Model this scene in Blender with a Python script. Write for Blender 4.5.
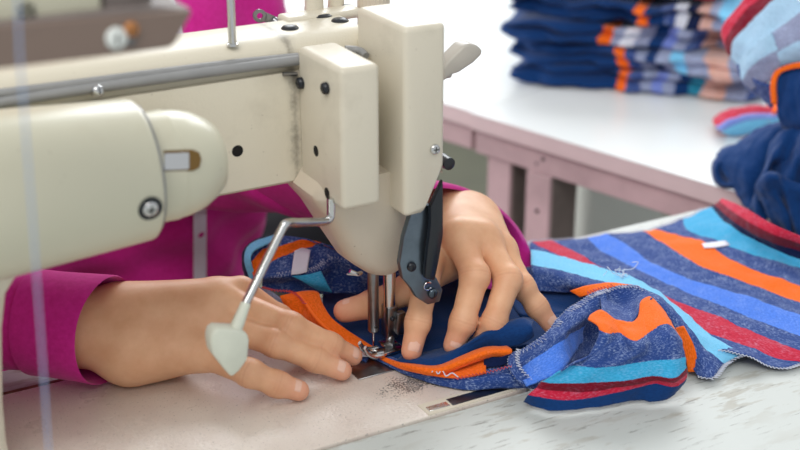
import bpy, bmesh, math, random
import numpy as np
from mathutils import Vector, Matrix, noise as mnoise
for o in list(bpy.data.objects): bpy.data.objects.remove(o)
SC = bpy.context.scene
COL = SC.collection
R = math.radians

# ---------------- camera (the sewing machine's arm runs along +X, the operator sits at +Y) ----------------
FPX, PITCH, YAW = 1370.0, R(22.5), R(29)
CU = np.array([math.cos(YAW), -math.sin(YAW), 0.0])      # picture right, in world axes
CV = np.array([math.sin(YAW), math.cos(YAW), 0.0])       # level forward
def _w(d):
    # level camera axes -> world axes
    u = np.array([math.cos(YAW), math.sin(YAW), 0.0]); v = np.array([-math.sin(YAW), math.cos(YAW), 0.0])
    return np.array([d @ u, d @ v, d[2]])
def ray(x, y):
    X = (x-400)/FPX; Y = -(y-225)/FPX
    return _w(np.array([X, math.cos(PITCH)+Y*math.sin(PITCH), -math.sin(PITCH)+Y*math.cos(PITCH)]))
CAMP = np.array([-0.443, -0.835, 0.5])
def atz(x, y, z=0.0):
    d = ray(x, y); return CAMP + d*(z-CAMP[2])/d[2]
def aty(x, y, q):
    d = ray(x, y); return CAMP + d*(q-CAMP[1])/d[1]
def atx(x, y, q):
    d = ray(x, y); return CAMP + d*(q-CAMP[0])/d[0]
def atp(x, y, p, n):
    d = ray(x, y); n = np.array(n, float); return CAMP + d*(((np.array(p)-CAMP)@n)/(d@n))
cam = bpy.data.cameras.new('camera'); camo = bpy.data.objects.new('camera', cam); COL.objects.link(camo)
fw = _w(np.array([0, math.cos(PITCH), -math.sin(PITCH)])); up = _w(np.array([0, math.sin(PITCH), math.cos(PITCH)])); rt = _w(np.array([1.0, 0, 0]))
camo.matrix_world = Matrix(((rt[0], up[0], -fw[0], CAMP[0]), (rt[1], up[1], -fw[1], CAMP[1]), (rt[2], up[2], -fw[2], CAMP[2]), (0, 0, 0, 1)))
cam.sensor_width = 36; cam.lens = FPX/800*36
cam.dof.use_dof = True; cam.dof.focus_distance = 1.04; cam.dof.aperture_fstop = 4.5
cam.clip_start = 0.02
SC.camera = camo

# ---------------- light ----------------
wd = bpy.data.worlds.new('daylight'); SC.world = wd; wd.use_nodes = True
bg = wd.node_tree.nodes['Background']; bg.inputs[0].default_value = (0.93, 0.97, 1.0, 1); bg.inputs[1].default_value = 0.68
def area(name, loc, target, size, size_y, power, col):
    l = bpy.data.lights.new(name, 'AREA'); l.shape = 'RECTANGLE'; l.size = size; l.size_y = size_y; l.energy = power; l.color = col
    o = bpy.data.objects.new(name, l); COL.objects.link(o); o.location = loc
    o.rotation_euler = (Vector(target)-Vector(loc)).to_track_quat('-Z', 'Y').to_euler(); return o
area('window_light', (1.9, 2.6, 2.0), (0.2, 0.2, 0), 2.4, 1.6, 100, (0.95, 0.98, 1.0))
area('ceiling_lamp_light', (-1.0, -0.9, 1.9), (0.1, 0.1, 0), 1.6, 1.2, 26, (1.0, 0.97, 0.92))
area('bin_fill_light', (-0.4, 1.75, 0.25), (1.26, 1.35, -0.5), 0.9, 0.9, 30, (1.0, 0.98, 0.95))  # added fill lamp that brightens the floor bin, no real window there
SC.view_settings.view_transform = 'Standard'; SC.view_settings.look = 'None'
SC.view_settings.gamma = 1.0; SC.view_settings.use_curve_mapping = False
SC.view_settings.exposure = 0.0

# ---------------- materials ----------------
def srgb(c):
    return tuple(((v/255)/12.92 if v/255 <= 0.04045 else ((v/255+0.055)/1.055)**2.4) for v in c) + (1.0,)
def newmat(name):
    m = bpy.data.materials.new(name); m.use_nodes = True; nt = m.node_tree
    return m, nt, nt.nodes['Principled BSDF']
def N(nt, t, **kw):
    n = nt.nodes.new(t)
    for k, v in kw.items(): setattr(n, k, v)
    return n
def mixc(nt, fac, a, b, blend='MIX'):
    n = N(nt, 'ShaderNodeMix', data_type='RGBA', blend_type=blend)
    for s, val in ((0, fac), (6, a), (7, b)):
        if hasattr(val, 'links') or hasattr(val, 'is_linked'): nt.links.new(val, n.inputs[s])
        else: n.inputs[s].default_value = val
    return n.outputs[2]
def ramp(nt, fac, stops, interp='LINEAR'):
    n = N(nt, 'ShaderNodeValToRGB'); cr = n.color_ramp; cr.interpolation = interp
    while len(cr.elements) > 1: cr.elements.remove(cr.elements[-1])
    cr.elements[0].position = stops[0][0]; cr.elements[0].color = stops[0][1]
    for p, c in stops[1:]:
        e = cr.elements.new(p); e.color = c
    nt.links.new(fac, n.inputs[0]); return n.outputs[0]
def noisetex(nt, scale, detail=4, rough=0.5, vec=None, dist=0.0):
    n = N(nt, 'ShaderNodeTexNoise'); n.inputs['Scale'].default_value = scale; n.inputs['Detail'].default_value = detail
    n.inputs['Roughness'].default_value = rough; n.inputs['Distortion'].default_value = dist
    if vec is not None: nt.links.new(vec, n.inputs['Vector'])
    return n
def coords(nt, kind='Object', scale=None, rot=None):
    tc = N(nt, 'ShaderNodeTexCoord'); o = tc.outputs[kind]
    if scale or rot:
        mp = N(nt, 'ShaderNodeMapping')
        if scale: mp.inputs['Scale'].default_value = scale
        if rot: mp.inputs['Rotation'].default_value = rot
        nt.links.new(o, mp.inputs['Vector']); o = mp.outputs['Vector']
    return o
def bump(nt, b, h, strength=0.3, dist=0.001):
    n = N(nt, 'ShaderNodeBump'); n.inputs['Strength'].default_value = strength; n.inputs['Distance'].default_value = dist
    nt.links.new(h, n.inputs['Height']); nt.links.new(n.outputs[0], b.inputs['Normal']); return n
BW = ((0.0, (0, 0, 0, 1)), (1.0, (1, 1, 1, 1)))
def simple(name, col, rough=0.5, metal=0.0, var=0.0, vscale=30, bs=0.0, bscale=300, col2=None, spec=None):
    m, nt, b = newmat(name); b.inputs['Roughness'].default_value = rough; b.inputs['Metallic'].default_value = metal
    b.inputs['Base Color'].default_value = srgb(col)
    if spec is not None: b.inputs['Specular IOR Level'].default_value = spec
    v = coords(nt)
    if var or col2:
        c2 = srgb(col2) if col2 else tuple(x*(1-var) for x in srgb(col)[:3])+(1,)
        nz = noisetex(nt, vscale, 5, 0.6, v)
        f = ramp(nt, nz.outputs[0], ((0.38, (0, 0, 0, 1)), (0.68, (1, 1, 1, 1))))
        nt.links.new(mixc(nt, f, srgb(col), c2), b.inputs['Base Color'])
    if bs:
        n2 = noisetex(nt, bscale, 3, 0.5, v); bump(nt, b, n2.outputs[0], bs, 0.0006)
    return m
def painted(name, col, grime=(150, 140, 122), amount=0.55, rough=0.38, bs=0.35, streak=None):
    m, nt, b = newmat(name); v = coords(nt)
    b.inputs['Roughness'].default_value = rough
    n1 = noisetex(nt, 9, 6, 0.65, v); n2 = noisetex(nt, 260, 2, 0.5, v); n3 = noisetex(nt, 700, 2, 0.5, v)
    f = ramp(nt, n1.outputs[0], ((0.55, (0, 0, 0, 1)), (0.85, (amount, amount, amount, 1))))
    c = mixc(nt, f, srgb(col), srgb(grime))
    sp = ramp(nt, n2.outputs[0], ((0.74, (0, 0, 0, 1)), (0.78, (0.6, 0.6, 0.6, 1))))
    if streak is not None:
        # noise-edged dark streak along the seam of the side cover
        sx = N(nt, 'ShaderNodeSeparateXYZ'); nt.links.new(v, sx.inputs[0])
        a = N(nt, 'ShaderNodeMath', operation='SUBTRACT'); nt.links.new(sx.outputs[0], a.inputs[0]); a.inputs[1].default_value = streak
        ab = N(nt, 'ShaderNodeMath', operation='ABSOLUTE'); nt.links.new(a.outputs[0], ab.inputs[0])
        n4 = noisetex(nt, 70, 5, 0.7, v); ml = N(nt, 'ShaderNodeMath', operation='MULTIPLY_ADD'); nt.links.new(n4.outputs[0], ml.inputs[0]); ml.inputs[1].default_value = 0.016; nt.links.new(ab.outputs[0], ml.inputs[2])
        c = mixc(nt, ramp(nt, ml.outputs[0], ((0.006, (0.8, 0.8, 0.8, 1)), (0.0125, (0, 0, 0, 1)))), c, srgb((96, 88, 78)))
    nt.links.new(mixc(nt, sp, c, srgb((120, 100, 82))), b.inputs['Base Color'])
    bump(nt, b, n3.outputs[0], bs, 0.0005)
    return m
M = {}
M['cream'] = painted('cream_enamel', (215, 207, 189))
M['cream_seam'] = painted('cream_enamel_with_streak', (216, 208, 189), streak=-0.0555)
M['cream_dark'] = painted('cream_casting', (206, 194, 176), amount=0.4)
M['housing'] = painted('ivory_housing', (206, 202, 180), grime=(178, 160, 132), amount=0.45, rough=0.32, bs=0.05)
M['chrome'] = simple('polished_chrome', (205, 205, 205), 0.16, 1.0)
M['steel'] = simple('worn_steel', (150, 150, 152), 0.28, 1.0, var=0.35, vscale=60)
M['darksteel'] = simple('blued_steel', (88, 98, 108), 0.3, 1.0, var=0.4, vscale=25)
M['linksteel'] = simple('blue_grey_steel', (112, 124, 136), 0.3, 0.9, var=0.3, vscale=40)
M['black'] = simple('black_enamel', (22, 26, 34), 0.25)
M['rubber'] = simple('black_rubber', (30, 32, 38), 0.35)
M['lever'] = simple('grey_lever_enamel', (188, 182, 172), 0.4, var=0.1)
M['slot_brown'] = simple('oily_brown_slot', (112, 82, 24), 0.4)
M['hole'] = simple('hole_black', (14, 12, 11), 0.9)
M['cable'] = simple('grey_cable_sleeve', (146, 146, 146), 0.42, var=0.15)
M['brownplate'] = simple('brown_painted_plate', (126, 108, 98), 0.5, var=0.12, vscale=12)
M['brass'] = simple('copper_screw', (190, 130, 80), 0.35, 0.6)
M['wood'] = simple('varnished_plywood_edge', (128, 92, 44), 0.5, var=0.5, vscale=60)
M['pad'] = simple('yellowed_glue', (222, 224, 208), 0.45, var=0.1, bs=0.5, bscale=60)
M['pink'] = simple('dusty_pink_paint', (206, 178, 182), 0.55, var=0.3, vscale=9, bs=0.3, bscale=120)
M['pinkedge'] = simple('pink_laminate_edge', (216, 196, 198), 0.5, var=0.08, vscale=14)
M['greybrown'] = simple('grey_brown_steel', (124, 114, 110), 0.6, var=0.2)
M['white_plastic'] = simple('white_plastic', (222, 226, 222), 0.4, var=0.05)
M['floor'] = simple('dark_olive_floor', (84, 84, 68), 0.6, var=0.4, vscale=2)
M['wall'] = simple('pale_wall_paint', (215, 218, 218), 0.8, var=0.05)
M['label'] = simple('white_satin_label', (226, 226, 238), 0.6, bs=0.2)
M['thread_blue'] = simple('pale_blue_thread', (150, 175, 215), 0.5)

def mat_table():
    m, nt, b = newmat('scuffed_white_laminate'); v = coords(nt)
    b.inputs['Roughness'].default_value = 0.5
    base = srgb((190, 194, 190))
    # chipped, brush-like scuffs that run along one direction
    vs = coords(nt, scale=(20, 85, 1), rot=(0, 0, R(58)))
    n1 = noisetex(nt, 1.0, 6, 0.62, vs); n2 = noisetex(nt, 7, 3, 0.5, v)
    s = ramp(nt, n1.outputs[0], ((0.53, (0, 0, 0, 1)), (0.59, (0.9, 0.9, 0.9, 1))))
    g = ramp(nt, n2.outputs[0], ((0.42, (0, 0, 0, 1)), (0.62, (1, 1, 1, 1))))
    c = mixc(nt, mixc(nt, g, (0, 0, 0, 1), s), base, srgb((158, 152, 138)))
    vt = coords(nt, scale=(26, 300, 1), rot=(0, 0, R(-22)))
    n3 = noisetex(nt, 1.0, 5, 0.7, vt)
    s3 = ramp(nt, n3.outputs[0], ((0.60, (0, 0, 0, 1)), (0.64, (0.8, 0.8, 0.8, 1))))
    c = mixc(nt, s3, c, srgb((120, 118, 112)))
    n4 = noisetex(nt, 90, 4, 0.6, v)
    s4 = ramp(nt, n4.outputs[0], ((0.72, (0, 0, 0, 1)), (0.76, (0.8, 0.8, 0.8, 1))))
    c = mixc(nt, s4, c, srgb((110, 96, 98)))
    nt.links.new(c, b.inputs['Base Color'])
    bump(nt, b, n1.outputs[0], 0.15, 0.001)
    return m
M['table'] = mat_table()
def mat_backtable():
    m, nt, b = newmat('white_laminate'); v = coords(nt)
    b.inputs['Roughness'].default_value = 0.22
    n = noisetex(nt, 3, 4, 0.6, v)
    nt.links.new(mixc(nt, n.outputs[0], srgb((244, 247, 247)), srgb((232, 237, 236))), b.inputs['Base Color'])
    return m
M['backtable'] = mat_backtable()
def mat_bed():
    m, nt, b = newmat('worn_bed_enamel'); v = coords(nt)
    b.inputs['Roughness'].default_value = 0.35
    n1 = noisetex(nt, 10, 5, 0.6, v)
    c = mixc(nt, ramp(nt, n1.outputs[0], ((0.35, (0, 0, 0, 1)), (0.75, (1, 1, 1, 1)))), srgb((224, 214, 203)), srgb((206, 188, 178)))
    # enamel worn through to speckled metal around the needle
    sub = N(nt, 'ShaderNodeVectorMath', operation='SUBTRACT'); nt.links.new(v, sub.inputs[0]); sub.inputs[1].default_value = (0.005, -0.055, 0)
    mp = N(nt, 'ShaderNodeMapping'); mp.inputs['Scale'].default_value = (13, 30, 1); nt.links.new(sub.outputs[0], mp.inputs[0])
    ln = N(nt, 'ShaderNodeVectorMath', operation='LENGTH'); nt.links.new(mp.outputs[0], ln.inputs[0])
    n2 = noisetex(nt, 620, 3, 0.6, v); n3 = noisetex(nt, 60, 3, 0.6, v)
    a = N(nt, 'ShaderNodeMath', operation='MULTIPLY_ADD'); nt.links.new(n3.outputs[0], a.inputs[0]); a.inputs[1].default_value = 1.0; nt.links.new(ln.outputs['Value'], a.inputs[2])
    near = ramp(nt, a.outputs[0], ((0.7, (1, 1, 1, 1)), (1.5, (0, 0, 0, 1))))
    a2 = N(nt, 'ShaderNodeMath', operation='MULTIPLY_ADD'); nt.links.new(near, a2.inputs[0]); a2.inputs[1].default_value = 0.2; nt.links.new(n2.outputs[0], a2.inputs[2])
    spk = ramp(nt, a2.outputs[0], ((0.64, (0, 0, 0, 1)), (0.69, (1, 1, 1, 1))))
    c = mixc(nt, spk, c, srgb((118, 112, 108)))
    nt.links.new(c, b.inputs['Base Color'])
    bumpn = noisetex(nt, 420, 2, 0.5, v); bump(nt, b, bumpn.outputs[0], 0.5, 0.0007)
    n5 = noisetex(nt, 26, 3, 0.6, v)
    nt.links.new(ramp(nt, n5.outputs[0], ((0.4, (0.26, 0.26, 0.26, 1)), (0.7, (0.45, 0.45, 0.45, 1)))), b.inputs['Roughness'])
    return m
M['bed'] = mat_bed()

# ---------------- cloth ----------------
CC = dict(navy=(16, 58, 114), heather=(46, 74, 140), mid=(78, 130, 232), sky=(126, 206, 246), cyan=(62, 172, 220), orange=(250, 112, 22),
          red=(200, 36, 66), maroon=(122, 12, 38), grey=(150, 160, 190), white=(226, 230, 240), peach=(222, 176, 160), periw=(120, 140, 215), dark=(14, 30, 70), teal=(40, 140, 170), pale=(172, 212, 238))
FLECK = dict(navy=0.0, heather=0.75, mid=0.35, sky=0.3, cyan=0.35, orange=0.06, red=0.3, maroon=0.1, grey=0.8, white=0.3, peach=0.4, periw=0.6, dark=0.0, teal=0.3, pale=0.35)
_cloth = {}
def cloth_mat(cols, soft=False):
    """cols: list of colour names, one for each band of UV.v (band k spans k/n..(k+1)/n)"""
    key = tuple(cols)
    if key in _cloth: return _cloth[key]
    m, nt, b = newmat('cloth_'+'_'.join(cols[:4])); n = len(cols)
    b.inputs['Roughness'].default_value = 0.88; b.inputs['Specular IOR Level'].default_value = 0.12
    b.inputs['Sheen Weight'].default_value = 0.12; b.inputs['Sheen Roughness'].default_value = 0.5
    uv = N(nt, 'ShaderNodeUVMap'); uv.uv_map = 'band'; sp = N(nt, 'ShaderNodeSeparateXYZ'); nt.links.new(uv.outputs[0], sp.inputs[0])
    um = N(nt, 'ShaderNodeUVMap'); um.uv_map = 'metric'
    stops = [(max(0.0, k/n), srgb(CC[c])) for k, c in enumerate(cols)]
    fst = [(max(0.0, k/n), (FLECK[c],)*3+(1,)) for k, c in enumerate(cols)]
    # edges of the bands wander by a thread or two
    jn = noisetex(nt, 420, 2, 0.5, um.outputs[0])
    ja = N(nt, 'ShaderNodeMath', operation='MULTIPLY_ADD'); nt.links.new(jn.outputs[0], ja.inputs[0]); ja.inputs[1].default_value = 0.10/n; nt.links.new(sp.outputs[1], ja.inputs[2])
    jb = N(nt, 'ShaderNodeMath', operation='SUBTRACT'); nt.links.new(ja.outputs[0], jb.inputs[0]); jb.inputs[1].default_value = 0.05/n
    c = ramp(nt, jb.outputs[0], stops, 'CONSTANT'); f = ramp(nt, jb.outputs[0], fst, 'CONSTANT')
    mp = N(nt, 'ShaderNodeMapping'); mp.inputs['Scale'].default_value = (420, 1150, 1); nt.links.new(um.outputs[0], mp.inputs[0])
    n1 = noisetex(nt, 1.0, 3, 0.6, mp.outputs[0]); n2 = noisetex(nt, 95, 3, 0.6, um.outputs[0])
    ad = N(nt, 'ShaderNodeMath', operation='MULTIPLY_ADD'); nt.links.new(n2.outputs[0], ad.inputs[0]); ad.inputs[1].default_value = 0.45; nt.links.new(n1.outputs[0], ad.inputs[2])
    fl = ramp(nt, ad.outputs[0], ((0.74, (0, 0, 0, 1)), (0.93, (0.8, 0.8, 0.8, 1))))
    fm = N(nt, 'ShaderNodeMath', operation='MULTIPLY'); nt.links.new(fl, fm.inputs[0]); nt.links.new(f, fm.inputs[1])
    c2 = mixc(nt, fm.outputs[0], c, srgb((176, 194, 228)))
    dk = ramp(nt, n1.outputs[0], ((0.3, (0.72, 0.72, 0.74, 1)), (0.55, (1, 1, 1, 1))))
    nt.links.new(mixc(nt, 1.0, c2, dk, 'MULTIPLY'), b.inputs['Base Color'])
    bump(nt, b, n1.outputs[0], 0.45, 0.0006)
    _cloth[key] = m; return m
def mat_jacket():
    m, nt, b = newmat('magenta_twill'); v = coords(nt)
    b.inputs['Roughness'].default_value = 0.8; b.inputs['Specular IOR Level'].default_value = 0.2; b.inputs['Sheen Weight'].default_value = 0.15
    n = noisetex(nt, 260, 4, 0.6, v); n2 = noisetex(nt, 22, 4, 0.6, v)
    c = mixc(nt, n.outputs[0], srgb((178, 14, 114)), srgb((214, 40, 154)))
    c = mixc(nt, ramp(nt, n2.outputs[0], ((0.45, (0, 0, 0, 1)), (0.8, (0.35, 0.35, 0.35, 1)))), c, srgb((214, 60, 160)))
    nt.links.new(c, b.inputs['Base Color']); bump(nt, b, n.outputs[0], 0.4, 0.0006); return m
M['jacket'] = mat_jacket()
def mat_skin():
    m, nt, b = newmat('skin'); v = coords(nt)
    b.inputs['Roughness'].default_value = 0.46; b.inputs['Specular IOR Level'].default_value = 0.4
    b.inputs['Subsurface Weight'].default_value = 0.12; b.inputs['Subsurface Radius'].default_value = (1.0, 0.35, 0.18); b.inputs['Subsurface Scale'].default_value = 0.004
    at = N(nt, 'ShaderNodeAttribute'); at.attribute_name = 'tone'; sp = N(nt, 'ShaderNodeSeparateColor'); nt.links.new(at.outputs['Color'], sp.inputs[0])
    n = noisetex(nt, 45, 5, 0.6, v); n2 = noisetex(nt, 1100, 3, 0.6, v)
    c = mixc(nt, ramp(nt, n.outputs[0], ((0.35, (0, 0, 0, 1)), (0.7, (1, 1, 1, 1)))), srgb((233, 183, 145)), srgb((220, 164, 126)))
    c = mixc(nt, sp.outputs[0], c, srgb((188, 118, 92)))
    c = mixc(nt, sp.outputs[1], c, srgb((222, 150, 128)))
    nt.links.new(c, b.inputs['Base Color']); bump(nt, b, n2.outputs[0], 0.25, 0.0003); return m
M['skin'] = mat_skin()
M['nail'] = simple('fingernail', (236, 190, 168), 0.22, var=0.08, vscale=120)

# ---------------- mesh helpers ----------------
def link(name, me, mat=None, parent=None, smooth=40):
    o = bpy.data.objects.new(name, me); COL.objects.link(o)
    if mat is not None:
        for mm in (mat if isinstance(mat, (list, tuple)) else [mat]): me.materials.append(mm)
    if smooth:
        me.shade_smooth(); me.set_sharp_from_angle(angle=R(smooth))
    if parent is not None:
        o.parent = parent; o.location = -Vector(parent.location) if parent.parent is None else (0, 0, 0)
    return o
def thing(name, label, cat, loc=(0, 0, 0), group=None):
    o = bpy.data.objects.new(name, None); COL.objects.link(o); o.location = loc; o.empty_display_size = 0.02
    o['label'] = label; o['category'] = cat
    if group: o['group'] = group
    return o
def tag(o, label, cat, group=None):
    o['label'] = label; o['category'] = cat
    if group: o['group'] = group
    return o
def struct(o): o['kind'] = 'structure'; return o
class MB:
    def __init__(s): s.v = []; s.f = []; s.mi = []
    def add(s, vs, fs, mi=0):
        k = len(s.v); s.v += [tuple(map(float, q)) for q in vs]
        s.f += [tuple(k+i for i in f) for f in fs]; s.mi += [mi]*len(fs); return s
    def bm(s, b, mi=0):
        b.verts.ensure_lookup_table()
        vs = [v.co[:] for v in b.verts]; b.verts.index_update(); fs = [[v.index for v in f.verts] for f in b.faces]; b.free(); return s.add(vs, fs, mi)
    def box(s, x0, x1, y0, y1, z0, z1, r=0.0, seg=3, mi=0, rot=None, piv=None, vertical_only=False):
        b = bmesh.new(); bmesh.ops.create_cube(b, size=1)
        for v in b.verts: v.co = Vector(((x0+x1)/2+v.co.x*(x1-x0), (y0+y1)/2+v.co.y*(y1-y0), (z0+z1)/2+v.co.z*(z1-z0)))
        if r:
            es = [e for e in b.edges if not vertical_only or abs(e.verts[0].co.z-e.verts[1].co.z) > 1e-6]
            bmesh.ops.bevel(b, geom=es, offset=r, segments=seg, profile=0.5, affect='EDGES')
        if rot is not None:
            pv = Vector(piv) if piv is not None else Vector(((x0+x1)/2, (y0+y1)/2, (z0+z1)/2))
            mt = Matrix.Translation(pv) @ rot.to_4x4() @ Matrix.Translation(-pv); bmesh.ops.transform(b, matrix=mt, verts=b.verts)
        return s.bm(b, mi)
    def prism(s, pts, ext, r=0.0, seg=2, mi=0):
        b = bmesh.new(); ext = Vector(ext); lo = [b.verts.new(Vector(p)) for p in pts]; hi = [b.verts.new(Vector(p)+ext) for p in pts]; n = len(pts)
        b.faces.new(lo); b.faces.new(hi[::-1])
        for i in range(n): b.faces.new((lo[i], hi[i], hi[(i+1) % n], lo[(i+1) % n]))
        bmesh.ops.recalc_face_normals(b, faces=b.faces)
        if r: bmesh.ops.bevel(b, geom=list(b.edges), offset=r, segments=seg, profile=0.5, affect='EDGES')
        return s.bm(b, mi)
    def tube(s, pts, r, n=10, caps=True, mi=0, sub=0, flat=1.0):
        P = [Vector(p) for p in pts]
        rr = list(r) if isinstance(r, (list, tuple)) else [r]*len(P)
        if sub: P, rr = crspline(P, rr, sub)
        T = [(P[min(i+1, len(P)-1)]-P[max(i-1, 0)]).normalized() for i in range(len(P))]
        a = T[0].orthogonal().normalized(); vs = []; fs = []
        for i, p in enumerate(P):
            a = (a-T[i]*a.dot(T[i])).normalized(); c = T[i].cross(a)
            for k in range(n):
                t = 2*math.pi*k/n; vs.append(p+(a*math.cos(t)+c*math.sin(t)*flat)*rr[i])
        for i in range(len(P)-1):
            for k in range(n): fs.append((i*n+k, i*n+(k+1) % n, (i+1)*n+(k+1) % n, (i+1)*n+k))
        if caps: fs.append(tuple(range(n))[::-1]); fs.append(tuple((len(P)-1)*n+k for k in range(n)))
        return s.add(vs, fs, mi)
    def lathe(s, o, ax, prof, n=24, mi=0):
        """prof: (distance along the axis, radius)"""
        o = Vector(o); ax = Vector(ax).normalized(); a = ax.orthogonal().normalized(); c = ax.cross(a); vs = []; fs = []
        for t, r in prof:
            for k in range(n):
                q = 2*math.pi*k/n; vs.append(o+ax*t+(a*math.cos(q)+c*math.sin(q))*max(r, 1e-5))
        for i in range(len(prof)-1):
            for k in range(n): fs.append((i*n+k, i*n+(k+1) % n, (i+1)*n+(k+1) % n, (i+1)*n+k))
        fs.append(tuple(range(n))[::-1]); fs.append(tuple((len(prof)-1)*n+k for k in range(n)))
        return s.add(vs, fs, mi)
    def loft(s, rings, caps=True, mi=0):
        n = len(rings[0]); vs = [p for r in rings for p in r]; fs = []
        for i in range(len(rings)-1):
            for k in range(n): fs.append((i*n+k, i*n+(k+1) % n, (i+1)*n+(k+1) % n, (i+1)*n+k))
        if caps: fs.append(tuple(range(n))[::-1]); fs.append(tuple((len(rings)-1)*n+k for k in range(n)))
        return s.add(vs, fs, mi)
    def build(s, name, mat, parent=None, smooth=40):
        me = bpy.data.meshes.new(name); me.from_pydata(s.v, [], s.f)
        for p, i in zip(me.polygons, s.mi): p.material_index = i
        b = bmesh.new(); b.from_mesh(me); bmesh.ops.recalc_face_normals(b, faces=b.faces); b.to_mesh(me); b.free()
        return link(name, me, mat, parent, smooth)
def crspline(P, rr, sub):
    P = [Vector(p) for p in P]; out = []; ro = []
    for i in range(len(P)-1):
        p0 = P[i-1] if i else P[0]*2-P[1]; p1 = P[i]; p2 = P[i+1]; p3 = P[i+2] if i+2 < len(P) else P[-1]*2-P[-2]
        for k in range(sub):
            t = k/sub
            out.append(0.5*((2*p1)+(p2-p0)*t+(2*p0-5*p1+4*p2-p3)*t*t+(3*p1-p0-3*p2+p3)*t**3)); ro.append(rr[i]*(1-t)+rr[i+1]*t)
    out.append(P[-1]); ro.append(rr[-1]); return out, ro
def rrect(cx, cy, hx, hy, r, z, n=5):
    pts = []
    for sx, sy, a0 in ((1, 1, 0), (-1, 1, 90), (-1, -1, 180), (1, -1, 270)):
        for k in range(n+1):
            a = R(a0+90*k/n); pts.append((cx+sx*(hx-r)+r*math.cos(a), cy+sy*(hy-r)+r*math.sin(a), z))
    return pts
def screw(parent, p, ax, r=0.004, mat='chrome', slot='cross', washer=None, h=0.0025):
    ax = Vector(ax).normalized(); p = Vector(p); m = MB()
    if washer: m.lathe(p, ax, ((-0.001, washer), (0.0012, washer), (0.0014, washer*0.8)), 20, 1)
    m.lathe(p, ax, ((-0.001, r), (h*0.5, r), (h*0.85, r*0.86), (h, r*0.6)), 20, 0)
    a = ax.orthogonal().normalized(); a = (Matrix.Rotation(0.7, 3, ax) @ a)
    for d in ((a, ax.cross(a)) if slot == 'cross' else (a,)):
        e = ax.cross(d); q = p+ax*(h+0.00005)
        m.add([q+d*r*0.55+e*r*0.12, q-d*r*0.55+e*r*0.12, q-d*r*0.55-e*r*0.12, q+d*r*0.55-e*r*0.12], [(0, 1, 2, 3)], 2)
    return m.build('screw', [M[mat], M['black'], M['hole']], parent)
# ---------------- the setting ----------------
struct(MB().box(-3.2, 4.5, -2.6, 5.2, -0.86, -0.78).build('floor', M['floor'], smooth=0))
struct(MB().box(-3.2, 4.5, 5.2, 5.3, -0.78, 2.4).build('wall_back', M['wall'], smooth=0))
struct(MB().box(4.5, 4.6, -2.6, 5.3, -0.78, 2.4).build('wall_right', M['wall'], smooth=0))

# sewing table: slab with a cut-out that holds the machine bed
BX0, BX1, BY0, BY1 = -0.46, 0.072, -0.101, 0.078
tb = thing('sewing_table', 'scuffed white laminate sewing table that carries the cream sewing machine', 'table', (0, -0.3, -0.78))
m = MB(); TX0, TX1, TY0, TY1 = -0.95, 0.455, -0.72, 0.117; zt, zb = -0.002, -0.032
for a in ((TX0, TX1, TY0, BY0-0.0015), (TX0, TX1, BY1+0.004, TY1), (TX0, BX0-0.001, BY0-0.0015, BY1+0.004), (BX1+0.002, TX1, BY0-0.0015, BY1+0.004)):
    m.box(*a, zb, zt)
m.build('tabletop', M['table'], tb, smooth=0)
m = MB(); m.box(BX0, BX1, BY1+0.0003, BY1+0.0037, -0.03, -0.0005); m.build('trim_strip', M['wood'], tb, smooth=0)
for x in (TX0+0.04, TX1-0.08):
    for y in (TY0+0.05, TY1-0.07):
        MB().box(x, x+0.04, y, y+0.04, -0.78, zb, 0.004, 2).build('leg', M['pink'], tb)
MB().box(TX0+0.08, TX1-0.08, TY1-0.06, TY1-0.035, -0.12, zb).build('apron', M['pink'], tb, smooth=0)

# back tables, their front edge runs away to the left
EA = atz(470, 112, 0.0); EB = atz(730, 190, 0.0)
ED = Vector(EB-EA).normalized(); EN = Vector((-ED.y, ED.x, 0))   # EN points right, into the table
EN = EN if EN.x > 0 else -EN
def epoint(s, d, z): return Vector(EA)+ED*s+EN*d+Vector((0, 0, z))
def slab(mb, s0, s1, d0, d1, z0, z1, mi=0):
    mb.prism([epoint(s0, d0, z0), epoint(s1, d0, z0), epoint(s1, d1, z0), epoint(s0, d1, z0)], (0, 0, z1-z0), 0.0008, 1, mi)
def s_of(x):
    p = atp(x, 200, epoint(0, 0.006, 0), EN); return float((p-np.array(EA))@np.array(ED))
def worktable(name, label, s0, s1, d1, zoff, legs, setback=0.0):
    t = thing(name, label, 'table', epoint((s0+s1)/2, d1/2, -0.78), 'white back worktables')
    m = MB(); slab(m, s0, s1, setback-0.0006, d1, zoff-0.0012, zoff); m.build('tabletop', M['backtable'], t, smooth=0)
    m = MB(); slab(m, s0, s1, setback, d1, zoff-0.021, zoff-0.0014); m.build('edge_band', M['pinkedge'], t, smooth=0)
    m = MB(); slab(m, s0+0.004, s1-0.004, setback+0.006, setback+0.03, zoff-0.051, zoff-0.0212); m.build('apron', M['pink'], t, smooth=0)
    m = MB(); slab(m, s0+0.004, s1-0.004, d1-0.05, d1-0.03, zoff-0.051, zoff-0.0212); m.build('apron', M['pink'], t, smooth=0)
    for sc in legs:
        for dd in (setback+0.004, d1-0.08):
            m = MB(); slab(m, sc, sc+0.036, dd-0.001, dd+0.0045, -0.78, zoff-0.0515); slab(m, sc, sc+0.036, dd+0.0046, dd+0.05, -0.78, zoff-0.0515, 1)
            m.build('leg', [M['pink'], M['greybrown']], t, smooth=0)
    return t
WT = worktable('worktable', 'white worktable at upper right carrying the garment piles', 0.0, 0.50, 0.86, 0.0, (s_of(527), 0.42))
WT2 = worktable('worktable', 'white worktable farther back, butted against the pile-carrying one', -1.0, -0.003, 0.86, -0.001, (-0.9, s_of(485)), 0.006)

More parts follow.
